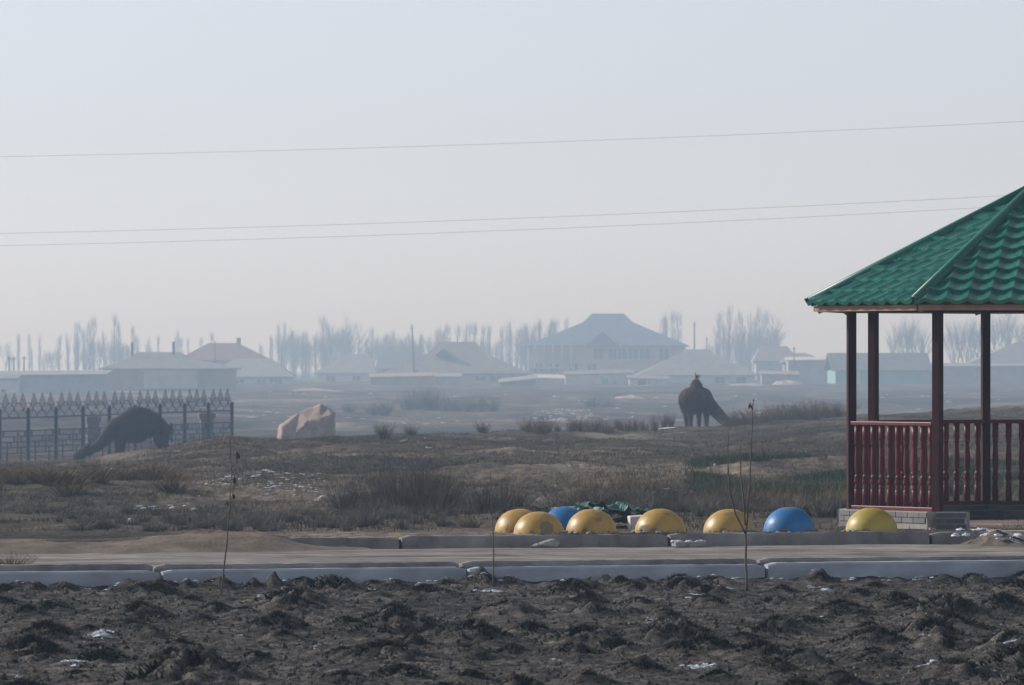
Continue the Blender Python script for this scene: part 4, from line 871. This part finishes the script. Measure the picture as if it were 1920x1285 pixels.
# brick pillars behind it
pbr = mat('grey_brick_courses', [(0.3, (0.13, 0.12, 0.115)), (0.7, (0.22, 0.21, 0.20))], scale=2.2, rough=.9, stretch=(1, 1, 5))
for px, Y, yt, wd, lab in ((174, 282, 787, 27, 'squat brick pillar with cap behind the fence near the camel neck'), (387, 284, 781, 29, 'squat brick pillar with cap behind the last fence panels')):
    x = X(px, Y); k = F/Y; zb = zland(x, Y)-.3; zt = CAMZ+(HY-yt)/k; W = wd/k; root = empty('brick_pillar', (x, Y, zb), .2); tag(root, lab, 'pillar')
    MB().box((0, 0, (zt-zb)/2), (W*.82, W*.82, zt-zb)).build('shaft', pbr, root)
    MB().box((0, 0, zt-zb+.02), (W*1.05, W*1.05, .22)).build('cap', pbr, root); MB().add([(-W*.45, -W*.45, zt-zb+.13), (W*.45, -W*.45, zt-zb+.13), (W*.45, W*.45, zt-zb+.13), (-W*.45, W*.45, zt-zb+.13), (0, 0, zt-zb+.32)], [(0, 1, 4), (1, 2, 4), (2, 3, 4), (3, 0, 4)]).build('cap_top', pbr, root)

# ------------------------------------------------------------------ boulder
bould = mat('pinkish_sandstone', [(0.3, (0.24, 0.175, 0.145)), (0.7, (0.38, 0.285, 0.24))], scale=2.4, rough=.9, bump=1.0, bscale=4, bdist=.08)
YB = 300.0; kB = F/YB; cx = X(575, YB); zb = zland(cx, YB)
def bp_(px, py, dy): return (X(px, YB)-cx, dy, CAMZ+(HY-py)/kB-zb)
bv = [bp_(518, 845, .3), bp_(522, 798, .35), bp_(529, 800, -.5), bp_(529, 845, -.55),           # left end slab
      bp_(552, 778, .5), bp_(562, 772, .25), bp_(590, 761, .55), bp_(602, 757, .45), bp_(612, 762, .5), bp_(629, 773, .1),   # back crest
      bp_(548, 826, -.75), bp_(556, 812, -.7), bp_(574, 796, -.65), bp_(580, 790, -.6), bp_(602, 786, -.7), bp_(622, 778, -.5), # front upper edge
      bp_(550, 850, -.9), bp_(600, 850, -1.0), bp_(626, 850, -.5), bp_(630, 845, .5), bp_(560, 850, 1.2), bp_(600, 850, 1.3), bp_(627, 800, .4)]
bm = bmesh.new(); vs = [bm.verts.new(v) for v in bv]
for f in ((3, 2, 1, 0), (2, 3, 16, 10, 11), (2, 11, 12, 5, 4), (12, 13, 7, 6, 5), (13, 14, 8, 7), (14, 15, 9, 8), (10, 16, 17, 14, 13), (11, 10, 13, 12), (14, 17, 18, 15), (15, 18, 19, 22, 9), (1, 2, 4), (0, 1, 4, 20), (4, 5, 6, 20), (6, 7, 21, 20), (7, 8, 21), (8, 9, 22, 21), (22, 19, 21)):
    try: bm.faces.new([vs[i] for i in f])
    except ValueError: pass
bmesh.ops.triangulate(bm, faces=bm.faces[:]); bmesh.ops.subdivide_edges(bm, edges=bm.edges[:], cuts=6, use_grid_fill=True); bmesh.ops.recalc_face_normals(bm, faces=bm.faces[:])
for v in bm.verts:
    q = float(fbm(np.array([v.co.x*3+v.co.y]), np.array([v.co.z*3]), 3, 8)[0])-.5; q2 = float(fbm(np.array([v.co.x*9+v.co.y*4]), np.array([v.co.z*9]), 3, 18)[0])-.5; v.co += Vector((q*.12+q2*.1, q*.08+q2*.14, q*.1+q2*.1))
me = bpy.data.meshes.new('boulder'); bm.to_mesh(me); bm.free(); me.polygons.foreach_set('use_smooth', [True]*len(me.polygons)); o = link(me, 'boulder', bould, None, (cx, YB, zb)); tag(o, 'large pinkish slab-sided boulder on the plain beyond the mound', 'boulder')

# ------------------------------------------------------------------ camels
fur = mat('dark_brown_fur', [(0.3, (0.014, 0.0095, 0.008)), (0.7, (0.034, 0.021, 0.015))], scale=4, rough=.9, bump=.8, bscale=28, stretch=(1, 1, .5), bdist=.03)
fur2 = mat('brown_fur', [(0.3, (0.042, 0.022, 0.012)), (0.7, (0.09, 0.049, 0.028))], scale=4, rough=.9, bump=.8, bscale=28, stretch=(1, 1, .5), bdist=.03)
hairm = two('fur_tips', (0.014, 0.009, 0.007), (0.035, 0.021, 0.015), scale=5, rough=.95)
def ell(m, c, r, n=14):
    vs = []; f = []
    for i in range(n+1):
        p = math.pi*i/n
        for k in range(n): t = 2*math.pi*k/n; vs.append((c[0]+r[0]*math.sin(p)*math.cos(t), c[1]+r[1]*math.sin(p)*math.sin(t), c[2]+r[2]*math.cos(p)))
    for i in range(n):
        for k in range(n): f.append((i*n+k, (i+1)*n+k, (i+1)*n+(k+1) % n, i*n+(k+1) % n))
    m.add(vs, f)
def chain(m, pts):
    """pts: (x,y,z,r) smooth limb"""
    fine = []
    for a, b in zip(pts[:-1], pts[1:]):
        for t in np.linspace(0, 1, 7)[:-1]: fine.append([a[i]*(1-t)+b[i]*t for i in range(4)])
    fine.append(pts[-1])
    for q in fine: ell(m, q[:3], (q[3],)*3, 8)
def camel(label, loc, rz, neck, front, hind, m, prof_, shoulder=1.66, fat=1.0, hw=.26, fuzz=9000, topknot=False, lw=1.15):
    """faces local +X, feet at z=0"""
    b = MB()
    pr = np.array(prof_); wy = np.array(((.08, .20), (.2, .32), (.4, .40), (.7, .42), (1.3, .43), (1.66, .41), (1.9, .36), (2.05, .28)))
    for x_ in np.arange(.08, 2.06, .05):
        t_ = np.interp(x_, pr[:, 0], pr[:, 1]); b_ = np.interp(x_, pr[:, 0], pr[:, 2]); bt = min(t_, shoulder); ry = np.interp(x_, wy[:, 0], wy[:, 1])*fat
        ell(b, (x_, 0, (bt+b_)/2), (.12, ry, (bt-b_)/2), 16)
        if t_ > shoulder-.1: ell(b, (x_, 0, (t_+1.2)/2), (.09, hw, (t_-1.2)/2), 14)
    chain(b, neck)
    n0 = neck[-2]; n1 = neck[-1]; d = (Vector(n1[:3])-Vector(n0[:3])).normalized()
    for s in (-1, 1):
        e = Vector(neck[-3][:3])+Vector((-.02, s*.13, .13)); chain(b, [(*e, .05), (*(e+Vector((-.08, s*.06, .08))), .03)])      # ears
        pts = hind[0 if s < 0 else 1]; chain(b, [(p[0], s*p[1], p[2], p[3]*lw) for p in pts])
        pts = front[0 if s < 0 else 1]; chain(b, [(p[0], s*p[1], p[2], p[3]*lw) for p in pts])
    chain(b, [(-.08, 0, 1.38, .05), (-.12, 0, 1.15, .04), (-.10, .0, .95, .035), (-.09, 0, .85, .045), (-.09, 0, .75, .03)])        # tail
    tmp = b.build('tmp_body', None)
    rm = tmp.modifiers.new('r', 'REMESH'); rm.mode = 'VOXEL'; rm.voxel_size = .03
    sm_ = tmp.modifiers.new('s', 'SMOOTH'); sm_.factor = .5; sm_.iterations = 6
    dg = bpy.context.evaluated_depsgraph_get(); me = bpy.data.meshes.new_from_object(tmp.evaluated_get(dg)); me.name = 'body'
    bpy.data.objects.remove(tmp)
    root = empty('camel', loc, rz); tag(root, label, 'camel', 'grazing camels')
    me.polygons.foreach_set('use_smooth', [True]*len(me.polygons)); body = link(me, 'body', m, root)
    nv = len(me.vertices); co = np.empty(nv*3); me.vertices.foreach_get('co', co); co = co.reshape(-1, 3); no = np.empty(nv*3); me.vertices.foreach_get('normal', no); no = no.reshape(-1, 3)
    g_ = np.random.default_rng(7); wgt = np.where(co[:, 2] > .7, 1.0, .25)*np.where(no[:, 2] > .3, .8, 1); wgt = wgt/wgt.sum(); idx = g_.choice(nv, fuzz, p=wgt)
    p = co[idx]; L = g_.uniform(.03, .075, fuzz)[:, None]; dr = no[idx]*.5+np.array([-.25, 0, -.55])+g_.normal(0, .22, (fuzz, 3)); sd = np.cross(dr, no[idx]); sd /= (np.linalg.norm(sd, axis=1)[:, None]+1e-6)
    up_ = co[idx][:, 2] > 1.75; dr[up_] = no[idx][up_]*.5+g_.normal(0, .35, (up_.sum(), 3))
    MB().tris(np.stack([p-sd*.008, p+sd*.008, p+dr*L*1.2], 1)).build('fur', hairm, body)
    for s in (-1, 1):
        e = Vector(neck[-3][:3])*.55+Vector(neck[-2][:3])*.45+Vector((.02, s*.115, .04)); ee = MB(); ell(ee, e, (.022,)*3, 8); ee.build('eye', M['pane'], body, True)
    if topknot:
        tk = MB()
        for a, b_ in (((0, 0, 0), (-.03, .02, .26)), ((0, .02, .05), (.25, -.12, .12)), ((0, 0, .03), (.2, -.1, .03)), ((.02, 0, 0), (.1, -.04, .18))): tk.tube([a, ((a[0]+b_[0])/2, (a[1]+b_[1])/2, (a[2]+b_[2])/2+.02), b_], [.03, .022, .01], 5)
        tk.build('hump_tuft', hairm, body, loc=(1.12, 0, 2.02))
    return root
hl = [(.27, .17, 1.15, .26), (.26, .19, .95, .22), (.22, .19, .72, .155), (.16, .19, .55, .10), (.18, .19, .30, .075), (.20, .19, .12, .065), (.26, .19, .05, .09), (.33, .19, .04, .07)]
hl2 = [(.30, .17, 1.15, .26), (.36, .19, .90, .20), (.36, .19, .68, .14), (.30, .19, .5, .09), (.36, .19, .25, .07), (.38, .19, .12, .065), (.44, .19, .05, .09), (.50, .19, .04, .07)]
fl = [(1.84, .17, 1.02, .22), (1.80, .18, .78, .145), (1.80, .18, .5, .10), (1.80, .18, .25, .08), (1.80, .18, .12, .065), (1.84, .18, .05, .09), (1.91, .18, .04, .07)]
fl2 = [(1.86, .17, 1.02, .20), (1.88, .18, .78, .15), (1.92, .18, .5, .10), (1.92, .18, .25, .075), (1.92, .18, .12, .06), (1.96, .18, .05, .09), (2.03, .18, .04, .07)]
nk = [(2.0, 0, 1.24, .38), (2.2, 0, 1.08, .30), (2.45, 0, .80, .235), (2.66, 0, .58, .205), (2.9, 0, .45, .19), (3.15, 0, .38, .21), (3.35, 0, .25, .18), (3.52, 0, .13, .13)]
prof1 = ((.08, 1.36, .95), (.2, 1.54, .84), (.4, 1.71, .90), (.6, 1.84, .94), (.85, 1.97, .86), (1.16, 2.04, .70), (1.4, 1.98, .69), (1.66, 1.83, .73), (1.9, 1.70, .76), (2.06, 1.60, .82))
cx, cy = X(318, 240), 240.0
camel('dark camel seen from the side grazing with lowered neck before the iron fence', (cx, cy-.2, zland(cx-1.5, cy)+.02), R(180)-R(4), nk, (fl, fl2), (hl, hl2), fur, prof1)
prof2 = ((.08, 1.40, .92), (.2, 1.56, .82), (.4, 1.66, .84), (.6, 1.70, .86), (.85, 1.74, .80), (1.0, 1.92, .74), (1.12, 2.03, .70), (1.28, 1.95, .70), (1.45, 1.75, .70), (1.66, 1.72, .73), (1.9, 1.66, .76), (2.06, 1.58, .82))
nk2 = [(1.95, 0, 1.26, .36), (2.15, -.10, 1.06, .31), (2.38, -.28, .80, .26), (2.55, -.46, .56, .24), (2.66, -.58, .40, .22), (2.72, -.66, .30, .20), (2.78, -.76, .20, .15), (2.84, -.86, .11, .12)]
cx, cy = X(1304, 252), 252.0; yaw = R(68)
camel('brown camel seen from behind grazing on the weedy crest with tufted hump', (cx-1.05*math.cos(yaw), cy-1.05*math.sin(yaw), zland(cx, cy)-.10), yaw, nk2, (fl, fl2), ([(a_, b_*.62, c_, d_) for a_, b_, c_, d_ in hl], [(a_, b_*.62, c_, d_) for a_, b_, c_, d_ in hl2]), fur2, prof2, shoulder=1.68, fat=1.16, hw=.23, topknot=True, lw=1.2)

# ------------------------------------------------------------------ litter
bagm = two('white_plastic', (0.62, .62, .60), (.80, .80, .78), scale=8, rough=.5)
tanb = two('dirty_sacking', (0.42, .39, .33), (.58, .54, .46), scale=8, rough=.8)
def litter(label, px, py, Y, wd, h, seed, m, cat='litter', name='plastic_bag', z=None):
    x = X(px, Y); k = F/Y; zc_ = CAMZ+(HY-py)/k; W = wd/k; Hh = h/k; bm = bmesh.new(); bmesh.ops.create_icosphere(bm, subdivisions=2, radius=.5); g_ = random.Random(seed)
    for v in bm.verts:
        q = .55+.9*float(fbm(np.array([v.co.x*3+seed]), np.array([v.co.z*3+v.co.y*2]), 2, seed)[0]); v.co = Vector((v.co.x*W*q+v.co.z*W*.35, v.co.y*W*.6*q, v.co.z*Hh*q))
    me = bpy.data.meshes.new(name); bm.to_mesh(me); bm.free(); zg = zland(x, Y)
    o = link(me, name, m, None, (x, Y, min(max(zc_, zg+Hh*.2), zg+Hh*.5))); tag(o, label, cat); return o
litter('white plastic bag caught on the ground between fence and boulder', 472, 805, 262, 16, 16, 3, bagm)
litter('pale rag stretched on weeds at the feet of the standing camel', 1250, 801, 238, 34, 5, 5, bagm, name='rag', cat='rag')
litter('dirty pale sacking snagged in the ditch beside the snow', 604, 942, 92, 26, 20, 7, tanb, name='sacking', cat='sacking')
litter('small pale tatter hooked on dark ditch shrub', 757, 942, 83.0, 12, 26, 9, bagm, name='tatter', cat='rag')
litter('curled white scrap in grey weeds behind the sand drift', 243, 1000, 74, 9, 14, 11, bagm, name='paper_scrap', cat='paper')
litter('tiny white scrap on the mound below the grazing camel', 153, 869, 140, 4, 4, 13, bagm, name='paper_scrap', cat='paper')
litter('orange plastic scrap on the green slope behind the sapling', 1414, 863, 120, 7, 13, 15, two('faded_orange', (.5, .2, .12), (.62, .3, .2), scale=5), name='plastic_scrap', cat='plastic')
litter('grey stone on the crest of the mound before the boulder', 757, 825, 172, 16, 9, 17, conc, name='stone', cat='stone')
litter('pinkish figure-like scrap on the hazy plain beside the bushes', 877, 775, 400, 5, 12, 19, bagm, name='plastic_scrap', cat='plastic')
litter('pale scrap on the slope below the rag', 1213, 836, 150, 6, 5, 21, bagm, name='paper_scrap', cat='paper')
litter('white scrap beside the green patch on the slope', 1340, 869, 118, 5, 5, 23, bagm, name='paper_scrap', cat='paper')
litter('torn white scrap on the slope beyond the crumpled green sheets', 1040, 905, 100, 7, 6, 25, bagm, name='paper_scrap', cat='paper')
# ------------------------------------------------------------------ haze
hz = MB().box((0, 1790, 11), (2800, 3720, 30)).build('haze', None); tag(hz, 'thin blue winter haze lying over the plain', 'haze', kind='stuff')
hm = bpy.data.materials.new('haze'); hm.use_nodes = True; hn = hm.node_tree; hn.nodes.clear()
ho = hn.nodes.new('ShaderNodeOutputMaterial'); hv = hn.nodes.new('ShaderNodeVolumePrincipled')
hv.inputs['Color'].default_value = HAZE_COLOR; hv.inputs['Absorption Color'].default_value = (1, 1, 1, 1); hv.inputs['Density'].default_value = HAZE_DENSITY; hv.inputs['Anisotropy'].default_value = HAZE_G
hn.links.new(hv.outputs[0], ho.inputs['Volume']); hz.data.materials.append(hm)
